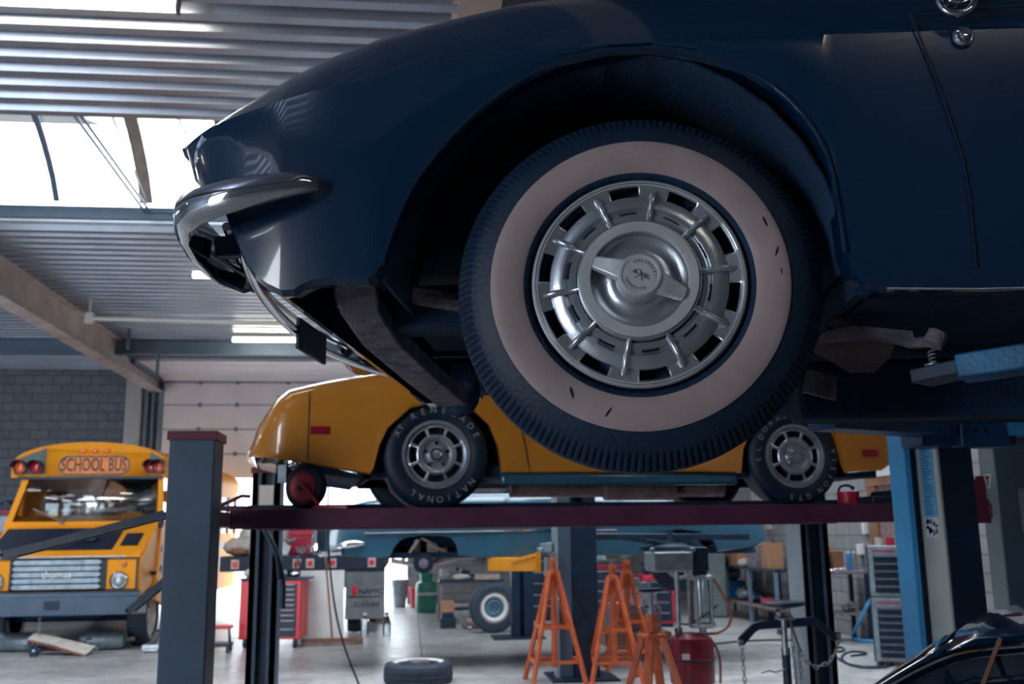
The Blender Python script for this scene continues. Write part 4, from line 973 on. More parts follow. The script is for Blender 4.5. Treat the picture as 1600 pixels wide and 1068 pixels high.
# hood: yellow surround, black sloping panel with scoop
mb = MB()
mb.prism([(-1.05, 0.0, .78), (-1.05, 0.0, 1.255), (-1.05, .18, 1.32), (-1.05, .94, 1.70), (-1.05, .94, .78)], (2.10, 0, 0)); mb.done('hood', 'busyellow', bus, bev=.03)
n_ = V((0, -.447, .894)); mb = MB()
mb.prism([V(p) + n_ * .006 for p in [(-.98, .20, 1.33), (.62, .20, 1.33), (.62, .78, 1.62), (-.98, .78, 1.62)]], n_ * .012); mb.done('hood_panel', 'ink', bus)
mb = MB(); mb.prism([V(p) + n_ * .018 for p in [(-.10, .38, 1.42), (.34, .38, 1.42), (.38, .55, 1.505), (-.12, .55, 1.505)]], n_ * .05); mb.done('air_scoop', 'dark', bus, bev=.02)
mb = MB(); mb.prism([V(p) + n_ * .008 for p in [(.70, .30, 1.38), (.93, .30, 1.38), (.93, .62, 1.54), (.70, .62, 1.54)]], n_ * .01); vt = mb.done('side_vent', 'ink', bus)
mb = MB(); mb.b2((-1.0, -.012, 1.235), (.86, .02, 1.26)); mb.done('hood_strip', 'offwhite', bus)
mb = MB(); mb.b2((-1.03, -.02, .80), (1.04, 0, .82)); mb.b2((-1.03, -.02, 1.215), (1.04, 0, 1.235)); mb.b2((1.015, -.02, .80), (1.04, 0, 1.235)); mb.b2((-.62, -.02, .80), (.63, 0, 1.235)); gf = mb.done('grille_frame', 'ink', bus)
for k in range(5):
    z = .855 + k * .08
    mb = MB(); mb.prism([(-.585, -.02, z), (-.545, -.03, z + .032), (.53, -.03, z + .032), (.575, -.02, z), (.53, -.03, z - .030), (-.545, -.03, z - .030)], (0, -.02, 0)); mb.done('grille_blade', 'dullsteel', gf, bev=.004)
mb = MB(); mb.text('thomas', (.0, -.055, 1.015), (1, 0, 0), (0, 0, 1), (.13, .13), .0); mb.done('grille_badge', 'white', gf, flat=True, recalc=False)
for s_ in (-1, 1):
    x = s_ * .80
    mb = MB(); mb.lathe([(.075, .0), (.115, .0), (.118, .03), (.10, .045), (.09, .03)], (x, 0, .93), (0, -1, 0), 36); hl = mb.done('headlamp', 'chrome', bus)
    MB().lathe([(.092, .028), (.05, .045), (0, .05)], (x, 0, .93), (0, -1, 0), 30).done('headlamp_lens', 'steel', hl)
    MB().lathe([(.03, 0), (.03, .015), (0, .022)], (x + s_ * .06, 0, 1.14), (0, -1, 0), 20).done('marker_lamp', 'lens_red', bus)
mb = MB(); mb.b2((-1.12, -.17, .49), (1.10, -.10, .73)); mb.prism([(-1.12, -.17, .73), (-1.12, -.13, .78), (-1.12, .02, .79), (-1.12, .02, .75)], (2.22, 0, 0)); mb.b2((-1.12, -.12, .49), (-1.05, .3, .73)); mb.b2((1.03, -.12, .49), (1.10, .3, .73)); bm_ = mb.done('bumper', 'post', bus, bev=.012)
mb = MB(); mb.b2((-.09, -.18, .57), (.10, -.165, .68)); mb.done('number_plate', 'ink', bm_)
mb = MB(); mb.prism([(.80, .3, .47), (1.06, .3, .47), (1.06, .3, .78), (1.0, .3, .78)], (0, .12, 0)); mb.prism([(1.0, .05, .55), (1.0, .9, 1.0), (1.0, .9, 1.7), (1.0, .05, 1.2)], (.06, 0, 0)); mb.done('fender', 'busyellow', bus)
for s_ in (-1, 1):
    for y in (.85, 5.2):
        t = MB().lathe([(.25, -.02), (.27, .0), (.34, .012), (.385, -.01), (.40, -.04), (.40, -.22), (.37, -.25), (.25, -.25)], (0, 0, 0), (s_, 0, 0), 48).done('wheel', 'rubber_grey', bus); t.location = (s_ * 1.05, y, .40)
        mb = MB(); mb.lathe([(.255, -.01), (.24, -.03), (.20, -.09), (.12, -.10), (.10, -.04), (.06, -.03), (0, -.03)], (0, 0, 0), (s_, 0, 0), 48, lambda k, i: k == 2 and i % 6 in (0, 1)); mb.done('rim', 'offwhite', t)
mb = MB(); mb.b2((-.5, .3, .42), (.5, 6.5, .62)); mb.tube([(-1.0, .85, .40), (1.0, .85, .40)], .06); mb.b2((-.95, .1, .5), (.95, .9, .62)); mb.prism([(-.2, -.05, .45), (.25, -.05, .48), (.25, .3, .5), (-.2, .3, .44)], (0, 0, .02)); mb.done('undercarriage', 'under', bus)
mb = MB()
for k in range(7): mb.torus((-.15, -.12, .46 - k * .03), (1, 0, 0) if k % 2 else (0, 1, 0), .016, .005, 12, 5)
mb.done('tow_chain', 'dullsteel', bus)
mb = MB(); mb.tube([(.95, .9, 1.75), (1.12, .75, 1.85), (1.14, .7, 1.75)], .012); mb.ball((1.14, .68, 1.70), .07, (.6, .4, 1.1)); mb.cyl((1.06, .6, 1.0), (1.13, .55, 1.0), .03); mb.done('mirror', 'dark', bus)

# silencers and heat shield lying under the bus nose
def silencer(px, py, Y, L, r, rz, ry, label):
    p = at(px, py, Y)
    t = thing('silencer', label, 'exhaust silencer', (p.x, Y, r), rz)
    mb = MB(); secs = []
    for x, s_ in ((-L / 2, .45), (-L / 2 + .04, .8), (-L / 2 + .12, 1), (L / 2 - .12, 1), (L / 2 - .03, .85), (L / 2, .5)):
        secs.append([(x, r * 1.25 * s_ * math.cos(2 * PI * k / 16), r * s_ * math.sin(2 * PI * k / 16)) for k in range(16)])
    mb.loft(secs, True, True); mb.done('shell', 'dullsteel', t)
    mb = MB(); mb.torus((-L * .25, -r * 1.12, .0), (0, 1, 0), r * .38, .012, 20, 6); mb.cyl((-L * .25, -r * 1.05, 0), (-L * .25, -r * 1.2, 0), r * .36); mb.done('port', 'ink', t)
    mb = MB(); mb.cyl((L / 2 - .02, 0, 0), (L / 2 + .12, 0, 0), .03); mb.done('pipe', 'rust', t)
    return t
silencer(160, 990, 14.3, .60, .125, .2, 0, 'dented grey exhaust silencer lying nearer the bus front wheel')
silencer(22, 985, 14.35, .66, .125, -.25, 0, 'dented grey exhaust silencer lying at the left picture edge')
hs = thing('heat_shield', 'long pale metal heat shield lying on the floor before the bus', 'heat shield', V((at(98, 1003, 13.8).x, 13.80, 0)), -.10)
mb = MB(); mb.loft([[(-.42, -.1, .22), (-.42, .1, .27), (-.42, .16, .16)], [(-.1, -.12, .15), (-.1, .1, .21), (-.1, .16, .11)], [(.38, -.16, .02), (.40, .08, .10), (.42, .14, .03)]]); mb.done('shield', 'offwhite', hs, solid=.01, flat=True)
mb = MB(); mb.bar((-.38, .0, .20), (-.38, .0, .0), .03, .03); mb.bar((-.42, -.11, .20), (.38, -.17, .005), .012, .012); mb.done('edge_strip', 'hose', hs)
kn = thing('castor_wheel', 'small black castor wheel beside the pale heat shield', 'castor', V((at(54, 1012, 13.6).x, 13.6, .085)))
mb = MB()
for k in range(6): a = k * PI / 3; mb.ball((.055 * math.cos(a), 0, .055 * math.sin(a)), .03, (1, .9, 1), 10)
mb.cyl((0, -.025, 0), (0, .025, 0), .05); mb.done('tread', 'rubber', kn)
MB().cyl((0, -.035, 0), (0, .035, 0), .015).done('axle', 'steel', kn)
ft = thing('jack', 'small grey trolley jack poking out beside the bus front wheel', 'jack', V((at(243, 1010, 13.9).x - .05, 13.9, 0)))
mb = MB(); mb.b2((-.1, -.1, .04), (.12, .3, .1)); mb.cyl((-.08, -.1, .03), (.1, -.1, .03), .03); mb.bar((0, 0, .1), (.05, .2, .25), .06, .05); mb.done('frame', 'steel', ft)
MB().cyl((.05, .2, .25), (.05, .2, .27), .05).done('saddle', 'dark', ft)

# red storage rack at the far left edge
rk = thing('tool_trolley', 'maroon tool trolley with black lid behind the bus at the left edge', 'trolley', V((at(8, 800, 16.6).x, 16.6, 0)))
mb = MB(); mb.b2((-.35, -.2, .1), (.22, .3, 1.95)); mb.done('cabinet', 'tankred', rk, bev=.02)
mb = MB(); mb.b2((-.3, -.21, 1.6), (.16, -.2, 1.85)); mb.done('drawer', 'dullsteel', rk)
mb = MB(); mb.b2((-.3, -.1, 1.95), (.2, .25, 2.03)); mb.ball((.0, .1, 2.04), .12, (1.2, 1, .6)); mb.done('lid', 'dark', rk)

# ================================================================== jack stands
def jackstand(x, y, h, spread, label, wide=1.0):
    t = thing('jack_stand', label, 'jack stand', (x, y, 0), random.uniform(-.15, .15), 'tall orange jack stands')
    zt = h - .17
    for sx in (-1, 1):
        for sy in (-1, 1):
            MB().bar((sx * spread, sy * spread, 0), (sx * .035, sy * .035, zt), .038 * wide, .038 * wide).done('leg', 'orange', t, bev=.003)
    for f_ in (.20, .50):
        mb = MB()
        s_ = spread * (1 - f_) + .035 * f_; z = zt * f_
        for a, b in (((-s_, -s_), (s_, -s_)), ((s_, -s_), (s_, s_)), ((s_, s_), (-s_, s_)), ((-s_, s_), (-s_, -s_))): mb.bar((*a, z), (*b, z), .03, .03)
        mb.done('brace', 'orange', t)
    mb = MB(); mb.cyl((0, 0, zt * .14), (0, 0, h - .08), .031 * wide, seg=16); mb.cyl((0, 0, zt - .03), (0, 0, zt + .02), .058 * wide); mb.cyl((0, 0, h - .09), (0, 0, h - .04), .042); mb.done('centre_tube', 'orange', t)
    mb = MB(); mb.cyl((0, 0, h - .04), (0, 0, h - .01), .02); mb.box((0, 0, h), (.09, .05, .02)); mb.cyl((-.06, 0, zt * .75), (.06, 0, zt * .75), .008); mb.done('saddle', 'steel', t)
    return t
jackstand(1.48, 10.25, 1.27, .27, 'tall orange jack stand standing alone just left of the black lift column')
jackstand(2.09, 10.2, 1.20, .26, 'tall orange jack stand, nearer one of the pair right of the black column')
jackstand(2.42, 11.0, 1.22, .26, 'tall orange jack stand, further one of the pair right of the black column')
# short heavy stand, near
t = thing('jack_stand', 'short heavy orange jack stand with threaded spindle beside the red drain tank', 'jack stand', (2.10, 8.6, 0), .3, 'tall orange jack stands')
for sx in (-1, 1):
    for sy in (-1, 1): MB().bar((sx * .20, sy * .20, 0), (sx * .06, sy * .06, .60), .07, .05).done('leg', 'orange', t, bev=.004)
mb = MB(); mb.b2((-.10, -.10, .60), (.10, .10, .62)); mb.cyl((0, 0, .62), (0, 0, .79), .055, seg=24); mb.torus((0, 0, .70), (0, 0, 1), .055, .006); mb.done('collar', 'orange', t, bev=.003)
mb = MB(); mb.cyl((0, 0, .78), (0, 0, .98), .020, seg=16); mb.cyl((0, 0, .79), (0, 0, .83), .04)
for k in range(10): mb.torus((0, 0, .84 + k * .013), (0, 0, 1), .020, .0035, 16, 5)
mb.tube([(-.03, 0, .82), (-.09, 0, .86), (-.13, 0, .85), (-.09, 0, .80)], .008, 6, smooth=1); mb.done('spindle', 'dullsteel', t)
mb = MB(); mb.b2((-.10, -.035, .975), (.10, .035, 1.005)); mb.done('saddle', 'dark', t, bev=.004)
for sx in (-1, 1):
    for sy in (-1, 1): MB().cyl((sx * .075, sy * .075, .62), (sx * .075, sy * .075, .64), .012, seg=6).done('bolt', 'steel', t)

# ================================================================== oil drain tank
od = thing('oil_drainer', 'dark red oil drain tank with clear gauge cylinder and raised steel pan', 'oil drainer', (2.62, 9.3, 0))
mb = MB(); mb.lathe([(0, .06), (.16, .07), (.205, .11), (.21, .20), (.21, .44), (.19, .51), (.12, .55), (0, .56)], (.02, 0, 0), (0, 0, 1), 40); tk = mb.done('tank', 'tankred', od)
mb = MB(); mb.torus((.02, 0, .32), (0, 0, 1), .213, .008, 40, 6); mb.tube([(-.19, -.02, .50), (-.24, -.05, .40), (-.20, -.1, .25)], .012, 6, smooth=1); mb.done('strap', 'dark', tk)
MB().box((-.09, -.20, .36), (.07, .012, .05), Matrix.Rotation(-.4, 3, 'Z')).done('tank_label', 'white', tk)
mb = MB(); mb.lathe([(0, .58), (.03, .58), (.03, .60), (.125, .60), (.13, .62), (.12, .635)], (.14, .0, 0), (0, 0, 1), 32); mb.lathe([(.12, 1.04), (.13, 1.05), (.125, 1.07), (.07, 1.10), (0, 1.12)], (.14, .0, 0), (0, 0, 1), 32); mb.cyl((.14, 0, .5), (.14, 0, .60), .035)
for k in range(5):
    a = k * 2 * PI / 5 + .3; mb.cyl((.14 + .118 * math.cos(a), .118 * math.sin(a), .62), (.14 + .118 * math.cos(a), .118 * math.sin(a), 1.05), .009)
mb.done('gauge_frame', 'steel', od)
MB().lathe([(.108, .63), (.108, 1.04)], (.14, 0, 0), (0, 0, 1), 36).done('gauge_cylinder', 'glass', od)
mb = MB(); mb.cyl((-.09, 0, .50), (-.09, 0, 1.12), .022); mb.cyl((-.09, 0, .56), (-.09, 0, .60), .035); mb.done('mast', 'steel', od)
mb = MB(); mb.prism([(-.36, -.18, 1.30), (-.35, -.18, 1.12), (.02, -.18, 1.12), (.03, -.18, 1.30)], (0, .36, 0)); pn = mb.done('drain_pan', 'dullsteel', od, bev=.012)
MB().b2((-.335, -.16, 1.285), (.005, .16, 1.303)).done('pan_opening', 'ink', pn)
mb = MB(); mb.torus((-.36, -.17, 1.32), (0, 1, 0), .018, .006, 14, 5); mb.torus((.03, -.17, 1.32), (0, 1, 0), .018, .006, 14, 5); mb.done('pan_hook', 'dullsteel', pn)
mb = MB(); mb.b2((.05, -.1, 1.12), (.20, .12, 1.34)); mb.ball((.14, 0, 1.13), .075, (1.3, 1, .5)); mb.done('filter_box', 'dark', od, bev=.01)
mb = MB(); mb.tube([(.24, -.02, 1.08), (.32, -.02, .95), (.42, 0, .78), (.42, 0, .62), (.30, 0, .54), (.16, 0, .54)], .013, 8, smooth=2); mb.tube([(.22, .05, .50), (.30, .0, .35), (.27, -.05, .1)], .012, 8, smooth=2); mb.done('suction_hose', 'hose', od)
mb = MB(); mb.tube([(.30, 0, .8), (.20, .1, .7), (.0, .1, .6), (-.12, .05, .68)], .009, 6, smooth=2); mb.tube([(-.14, -.06, .60), (-.12, -.1, .45)], .012); mb.done('valve_line', 'dark', od)
mb = MB()
for a in range(3):
    q = a * 2 * PI / 3 + .5; mb.bar((0, 0, .07), (.26 * math.cos(q), .26 * math.sin(q), .06), .03, .03); mb.cyl((.26 * math.cos(q), .26 * math.sin(q) - .012, .03), (.26 * math.cos(q), .26 * math.sin(q) + .012, .03), .03)
mb.done('castor_base', 'dark', od)

# ================================================================== transmission jack with chains
tj = thing('transmission_jack', 'black transmission jack with hanging chains near the right back post', 'jack', (3.06, 8.0, 0))
mb = MB(); mb.cyl((0, 0, .05), (0, 0, .55), .035); mb.cyl((0, .0, .55), (0, 0, .80), .022); mb.cyl((0, 0, .85), (0, 0, .88), .03); mast = mb.done('mast', 'dark', tj)
mb = MB(); mb.lathe([(0, .86), (.05, .86), (.17, .885), (.18, .895), (.18, .905), (.17, .915), (0, .915)], (0, 0, 0), (0, 0, 1), 40); mb.done('saddle', 'dark', tj)
mb = MB(); mb.cyl((-.02, -.04, .50), (-.02, -.04, .78), .024); mb.bar((-.06, -.02, .78), (.06, -.02, .78), .05, .03); mb.bar((.03, -.05, .76), (.10, -.06, .52), .035, .02); mb.tube([(-.08, -.03, .80), (-.04, -.05, .78), (.05, -.05, .80), (.07, -.03, .77)], .012); mb.cyl((-.08, -.04, .68), (.0, -.04, .66), .02); mb.done('linkage', 'steel', tj)
mb = MB(); w_ = .032
mb.prism([(-.40, -.04, .58), (-.36, -.04, .58), (-.26, -.04, .68), (-.22, -.04, .70), (.24, -.04, .72), (.28, -.04, .705), (.40, -.04, .60), (.46, -.04, .61), (.46, -.04, .66), (.40, -.04, .67), (.29, -.04, .765), (.24, -.04, .79), (-.22, -.04, .765), (-.28, -.04, .745), (-.40, -.04, .64)], (0, .035, 0)); mb.done('cross_arm', 'dark', tj, bev=.004)
mb = MB()
for x, z in ((-.385, .61), (.435, .635)): mb.cyl((x, -.06, z), (x, .01, z), .018, seg=12)
mb.tube([(-.24, -.06, .37), (-.17, -.06, .385), (-.12, -.06, .37), (-.04, -.05, .39)], .008); mb.done('pivot_bolt', 'steel', tj)
def chain(mb, pts, ll=.05):
    P = [V(p) for p in pts]; L = [0]
    for a, b in zip(P[:-1], P[1:]): L.append(L[-1] + (b - a).length)
    n = int(L[-1] / (ll * .78)); k = 0
    for i in range(n):
        s0 = (i + .5) * L[-1] / n
        while k < len(L) - 2 and L[k + 1] < s0: k += 1
        t_ = (P[k + 1] - P[k]).normalized(); c = P[k] + t_ * (s0 - L[k])
        sd = t_.cross(V((0, 1, .01))).normalized()
        if i % 2: sd = t_.cross(sd).normalized()
        h_ = ll * .5 - .012; r_ = .012
        pp = []
        for q in range(6): a = -PI / 2 + PI * q / 5; pp.append(c + t_ * (h_ + r_ * math.cos(a)) + sd * r_ * math.sin(a))
        for q in range(6): a = PI / 2 + PI * q / 5; pp.append(c + t_ * (-h_ + r_ * math.cos(a)) + sd * r_ * math.sin(a))
        mb.tube(pp, .0045, 5, True)
for pts in ([(-.385, -.06, .59), (-.375, -.06, .06)], [(.435, -.06, .62), (.40, -.06, .52), (.33, -.06, .43), (.22, -.06, .40), (.14, -.06, .45), (.08, -.06, .56)], [(.03, -.08, .60), (.05, -.08, .05)], [(.08, -.07, .56), (.10, -.07, .05)]):
    mb = MB(); chain(mb, pts); mb.done('chain', 'steel', tj)
mb = MB()
for a in range(4):
    q = a * PI / 2 + .5; mb.bar((0, 0, .07), (.36 * math.cos(q), .36 * math.sin(q), .06), .05, .04); mb.cyl((.36 * math.cos(q), .36 * math.sin(q) - .015, .035), (.36 * math.cos(q), .36 * math.sin(q) + .015, .035), .035)
mb.done('castor_base', 'dark', tj)

# ================================================================== tyres on the floor
ty = thing('tyre', 'worn grey tyre lying flat on the floor with a brake drum inside', 'tyre', (.10, 10.55, 0))
MB().lathe([(.20, .02), (.24, .0), (.33, .0), (.35, .02), (.355, .05), (.347, .055), (.347, .06), (.357, .065), (.357, .095), (.349, .10), (.349, .105), (.355, .11), (.352, .15), (.347, .155), (.347, .16), (.348, .17), (.33, .195), (.27, .205), (.22, .19), (.20, .17), (.20, .02)], (0, 0, 0), (0, 0, 1), 72).done('tread', 'rubber_grey', ty)
MB().lathe([(.215, .192), (.24, .203), (.262, .2075)], (0, 0, 0), (0, 0, 1), 60).done('whitewall', 'white', ty)
MB().lathe([(.21, .17), (.17, .14), (.12, .15), (.115, .215), (.10, .215), (.02, .20)], (0, 0, 0), (0, 0, 1), 48).done('drum', 'rust', ty)
wh = thing('wheel', 'upright grey tyre with pale rim and blue steel hub on the floor', 'wheel', (1.30, 15.3, .375), .12)
MB().lathe([(.21, -.02), (.22, .0), (.30, .012), (.355, -.01), (.375, -.04), (.375, -.15), (.35, -.18), (.22, -.18)], (0, 0, 0), (0, -1, 0), 64).done('tyre', 'rubber_grey', wh)
MB().lathe([(.205, .0), (.225, .004), (.235, .006)], (0, 0, 0), (0, -1, 0), 60).done('whitewall', 'brownrust', wh)
MB().lathe([(.208, .004), (.19, .010), (.165, .0), (.150, -.03)], (0, 0, 0), (0, -1, 0), 60).done('rim', 'white', wh)
MB().lathe([(.155, -.03), (.13, -.045), (.11, -.02), (.09, -.015), (.07, -.04), (.035, -.04), (.03, -.02), (.0, -.06)], (0, 0, 0), (0, -1, 0), 48, lambda k, i: k == 3 and i % 6 == 0).done('hub', mat('steel_blue_hub', (.10, .20, .28), .5), wh)

# ================================================================== red tool chest
tc_ = thing('tool_chest', 'bright red rolling tool chest with grey drawers under the runway', 'tool chest', (-1.88, 13.95, 0), -.12)
MB().b2((-.42, 0, .12), (.42, .45, .90)).done('cabinet', 'red', tc_, bev=.012)
for k in range(9):
    z1 = .85 - k * .068 if k < 7 else .85 - 7 * .068 - (k - 7) * .115; hh_ = .058 if k < 7 else .105
    dr = MB().b2((-.25, -.012, z1 - hh_), (.36, .0, z1)).done('drawer', 'dark', tc_, bev=.003)
    MB().b2((-.20, -.03, z1 - .018), (.33, -.012, z1 - .004)).done('drawer_pull', 'dullsteel', dr)
MB().b2((-.43, -.02, .90), (.50, .46, .925)).done('worktop', 'dark', tc_, bev=.004)
for x in (-.34, -.0, .34):
    mb = MB(); mb.lathe([(0, -.02), (.055, -.02), (.06, 0), (.055, .02), (0, .02)], (x, .05, .06), (1, 0, 0), 24); mb.bar((x, .05, .06), (x, .05, .12), .05, .02); mb.done('castor', 'dark', tc_)
mb = MB()
for k in range(9): mb.ball((-.423, .05 + random.random() * .3, .45 + random.random() * .38), .03, (.1, 1, 1.2), 8)
mb.done('side_sticker', 'offwhite', tc_)
for k, (x, z, m, lab) in enumerate(((-.30, .07, 'offwhite', 'white cloth bundle on the red tool chest'), (.12, .06, 'dullsteel', 'small grey machined casting on the red tool chest'), (.30, .05, 'chrome', 'small shiny part on the right of the red tool chest top'))):
    mb = MB(); mb.ball((0, 0, 0), z, (1.4, 1, .9), 12); mb.box((.03, 0, .02), (z, z, z), Matrix.Rotation(.5, 3, 'Z')); o = mb.done('workpiece', m); o.location = (-1.88 + x, 14.1, .925 + z * .9); tag(o, lab, 'part')
bt = thing('bottle', 'clear plastic bottle standing on the red tool chest beside the white panel', 'bottle', (-1.55, 14.15, .925))
MB().lathe([(0, 0), (.045, 0), (.045, .18), (.02, .24), (.02, .27)], (0, 0, 0), (0, 0, 1), 20).done('container', 'glass', bt)
MB().lathe([(.022, .265), (.022, .29), (0, .29)], (0, 0, 0), (0, 0, 1), 16).done('cap', 'plasticblue', bt)
# white panel
wp = thing('panel', 'tall white metal panel standing between tool chest and grey truck box', 'panel', (-1.24, 14.42, 0))
MB().b2((-.36, 0, 0), (.32, .04, 1.0)).done('board', 'white', wp, bev=.006)
MB().b2((-.37, -.03, .70), (-.30, 0, .75)).done('latch', 'wood', wp)
MB().b2((-.39, .01, .2), (-.365, .03, .85)).done('edge_trim', 'plasticblue', wp)
# push brooms
def broom(x, y, ztop, tilt, hw, label, mh):
    t = thing('broom', label, 'broom', (x, y, 0), 0)
    MB().cyl((0, 0, .08), (tilt, 0, ztop), .014, seg=10).done('handle', mh, t)
    MB().b2((-hw, -.04, .05), (hw, .04, .10)).done('head', 'wood', t, bev=.008)
    MB().b2((-hw, -.035, 0), (hw, .035, .05)).done('bristles', 'brownrust', t)
    return t
broom(-1.05, 14.15, 1.2, -.12, .42, 'wide brown push broom standing on the floor before the white panel', 'wood')
broom(-.45, 17.6, 1.25, 0, .12, 'small broom with orange handle standing beside the bright doorway', 'orange')
# creeper stool and coil hose
cs = thing('creeper_stool', 'low wheeled mechanic stool with red seat left of the tool chest', 'stool', (-2.55, 13.7, 0))
mb = MB(); mb.b2((-.22, -.12, .30), (.22, .12, .34)); mb.done('seat', 'red', cs, bev=.015)
mb = MB()
for sx in (-1, 1):
    mb.bar((sx * .18, 0, .30), (sx * .2, 0, .09), .03, .03); mb.bar((-.22, sx * .12, .09), (.22, sx * .12, .09), .03, .03)
mb.b2((-.22, -.14, .10), (.22, .14, .12)); mb.done('frame', 'dark', cs)
for sx in (-1, 1):
    for sy in (-1, 1): MB().cyl((sx * .19 - .015, sy * .12, .045), (sx * .19 + .015, sy * .12, .045), .045).done('castor', 'dark', cs)
ch = thing('coil_hose', 'red coiled air hose hanging down beside the left lift post', 'hose', (-2.80, 13.3, 0))
mb = MB(); mb.tube([(.05 * math.cos(a * .9) + .02 * math.sin(a * .05), .05 * math.sin(a * .9), .22 + a * .0055) for a in range(130)], .012, 6); mb.done('coil', 'red', ch)
mb = MB(); mb.tube([(.05, 0, .22), (.1, 0, .1), (.15, 0, .02)], .012, 6, smooth=1); mb.tube([(0, 0, .93), (0, 0, 1.6), (0, 0, 2.4)], .01, 6); mb.done('lead', 'red', ch)
# hanging power cable
hc = MB(); hc.tube([at(513, 760, 9.2), at(512, 826, 9.2), at(514, 870, 9.2), at(520, 930, 9.2), at(530, 985, 9.2), at(545, 1030, 9.2), at(560, 1066, 9.2), at(566, 1085, 9.2)], .009, 8, smooth=2)
tag(hc.done('cable', 'dark'), 'thin black cable hanging down in front of the white panel to the floor', 'cable')

# ================================================================== flatbed with clutter
tr = thing('flatbed_truck', 'black edged flatbed truck with red square lamps behind the tool chest', 'truck', (-1.60, 15.6, 0))
mb = MB(); mb.b2((-1.28, 0, .96), (1.22, 3.6, 1.19)); bed = mb.done('bed', 'ink', tr, bev=.01)
for x in (-1.05, -.12, .08, .42, 1.02, 1.08)[:5]:
    w_ = MB().b2((x - .06, -.015, 1.0), (x + .06, .0, 1.14)).done('lamp', 'offwhite', tr)
    MB().b2((x - .038, -.025, 1.03), (x + .038, -.014, 1.11)).done('lamp_lens', 'red', w_)
MB().b2((-.72, -.015, 1.02), (-.50, 0, 1.13)).done('number_plate', 'dullsteel', tr)
mb = MB(); mb.b2((.62, .05, .22), (1.21, .7, .955)); bx = mb.done('storage_box', mat('grey_storage_box', (.20, .22, .25), .5), tr, bev=.01)
mb = MB(); mb.text('YNAMIC', (.98, .045, .63), (1, 0, 0), (0, 0, 1), (.12, .12), .004); mb.text('02 676 060', (.95, .045, .44), (1, 0, 0), (0, 0, 1), (.085, .11), .004); mb.b2((.66, .04, .55), (1.17, .046, .562)); mb.done('box_lettering', 'ink', bx, flat=True, recalc=False)
mb = MB(); mb.ball((.765, .04, .65), .05, (.9, .2, 1.6), 14); mb.done('box_emblem', 'red', bx)
for s_ in (-1, 1):
    mb = MB(); mb.lathe([(.2, 0), (.36, .0), (.40, -.05), (.40, -.2), (.3, -.25)], (s_ * 1.1, 2.4, .40), (s_, 0, 0), 40); mb.done('wheel', 'rubber', tr)
mb = MB(); mb.b2((-.5, .3, .6), (.5, 3.6, .96)); mb.done('chassis', 'under', tr)
mb = MB(); mb.lathe([(.1, -.1), (.19, -.1), (.2, 0), (.19, .1), (.1, .1)], (.75, .4, .2), (1, 0, 0), 28); mb.done('spare_wheel', 'rubber', tr)
def lump(name, x, y, z, r, sc, m, lab, cat, seed=0):
    rnd = random.Random(seed); mb = MB(); mb.ball((0, 0, 0), r, sc, 20)
    for v in mb.bm.verts: v.co += V((rnd.uniform(-1, 1), rnd.uniform(-1, 1), rnd.uniform(-1, 1))) * r * .10
    o = mb.done(name, m, ang=80); o.location = (x, y, z + r * sc[2] * .92); tag(o, lab, cat); return o
Z1 = 1.19
lump('rag_heap', -2.55, 16.0, Z1, .22, (1.6, 1, .7), 'offwhite', 'heap of pale rags on the left end of the flatbed', 'rags', 1)
lump('dust_sheet', -2.35, 16.6, Z1, .28, (1.5, 1, 1.1), 'white', 'large crumpled white dust sheet behind the rag heap on the flatbed', 'sheet', 2)
lump('sack', -2.62, 15.85, Z1, .10, (1.5, 1, .8), 'wood', 'small brown sack among the pale rags on the flatbed', 'sack', 3)
lump('rag_heap', -2.15, 15.85, Z1, .09, (1.4, 1, .6), 'redhub', 'small red rag at the right of the pale rags on the flatbed', 'rags', 4)
cp = MB(); cp.b2((0, 0, 0), (.62, .5, .42)); cp.b2((.02, -.02, .30), (.6, .0, .4)); o = cp.done('machine_box', 'redhub', bev=.01); o.location = (-1.93, 16.3, Z1); tag(o, 'big crimson sheet-metal machine box on the right of the flatbed', 'machine')
def casting(x, y, z, s, m, lab, seed):
    rnd = random.Random(seed); mb = MB()
    for k in range(5): mb.box((rnd.uniform(-1, 1) * s * .6, rnd.uniform(-.5, .5) * s, rnd.uniform(.2, .9) * s), (s * rnd.uniform(.4, .9),) * 3, Matrix.Rotation(rnd.random() * 3, 3, 'Y'))
    for k in range(4):
        a = V((rnd.uniform(-1, 1) * s, rnd.uniform(-.5, .5) * s, rnd.uniform(.2, 1.2) * s)); mb.cyl(a, a + V((rnd.uniform(-1, 1), rnd.uniform(-1, 1), rnd.uniform(0, 1))) * s * .7, s * .18, seg=12)
    o = mb.done('engine_part', m, bev=.004); lo = min((v.co.z for v in o.data.vertices)); o.location = (x, y, z - lo); tag(o, lab, 'engine part'); return o
casting(-2.02, 15.95, Z1, .17, 'steel', 'bare metal engine casting on the flatbed right behind the back-left lift post', 5)
casting(-1.70, 15.9, Z1, .12, 'rust', 'dark engine part in front of the crimson machine box', 6)
casting(-1.42, 15.85, Z1, .08, 'brownrust', 'brown linkage part right of the crimson machine box', 7)
b = thing('bottle', 'clear water bottle with blue cap on the floor before the grey truck box', 'bottle', (-.66, 15.3, 0))
MB().lathe([(0, 0), (.06, 0), (.06, .2), (.02, .28), (.02, .31)], (0, 0, 0), (0, 0, 1), 20).done('container', 'glass', b); MB().lathe([(.03, .30), (.03, .34), (0, .34)], (0, 0, 0), (0, 0, 1), 14).done('cap', 'white', b)
b = thing('bottle', 'second clear water bottle on the floor at the truck box corner', 'bottle', (-.33, 15.3, 0))
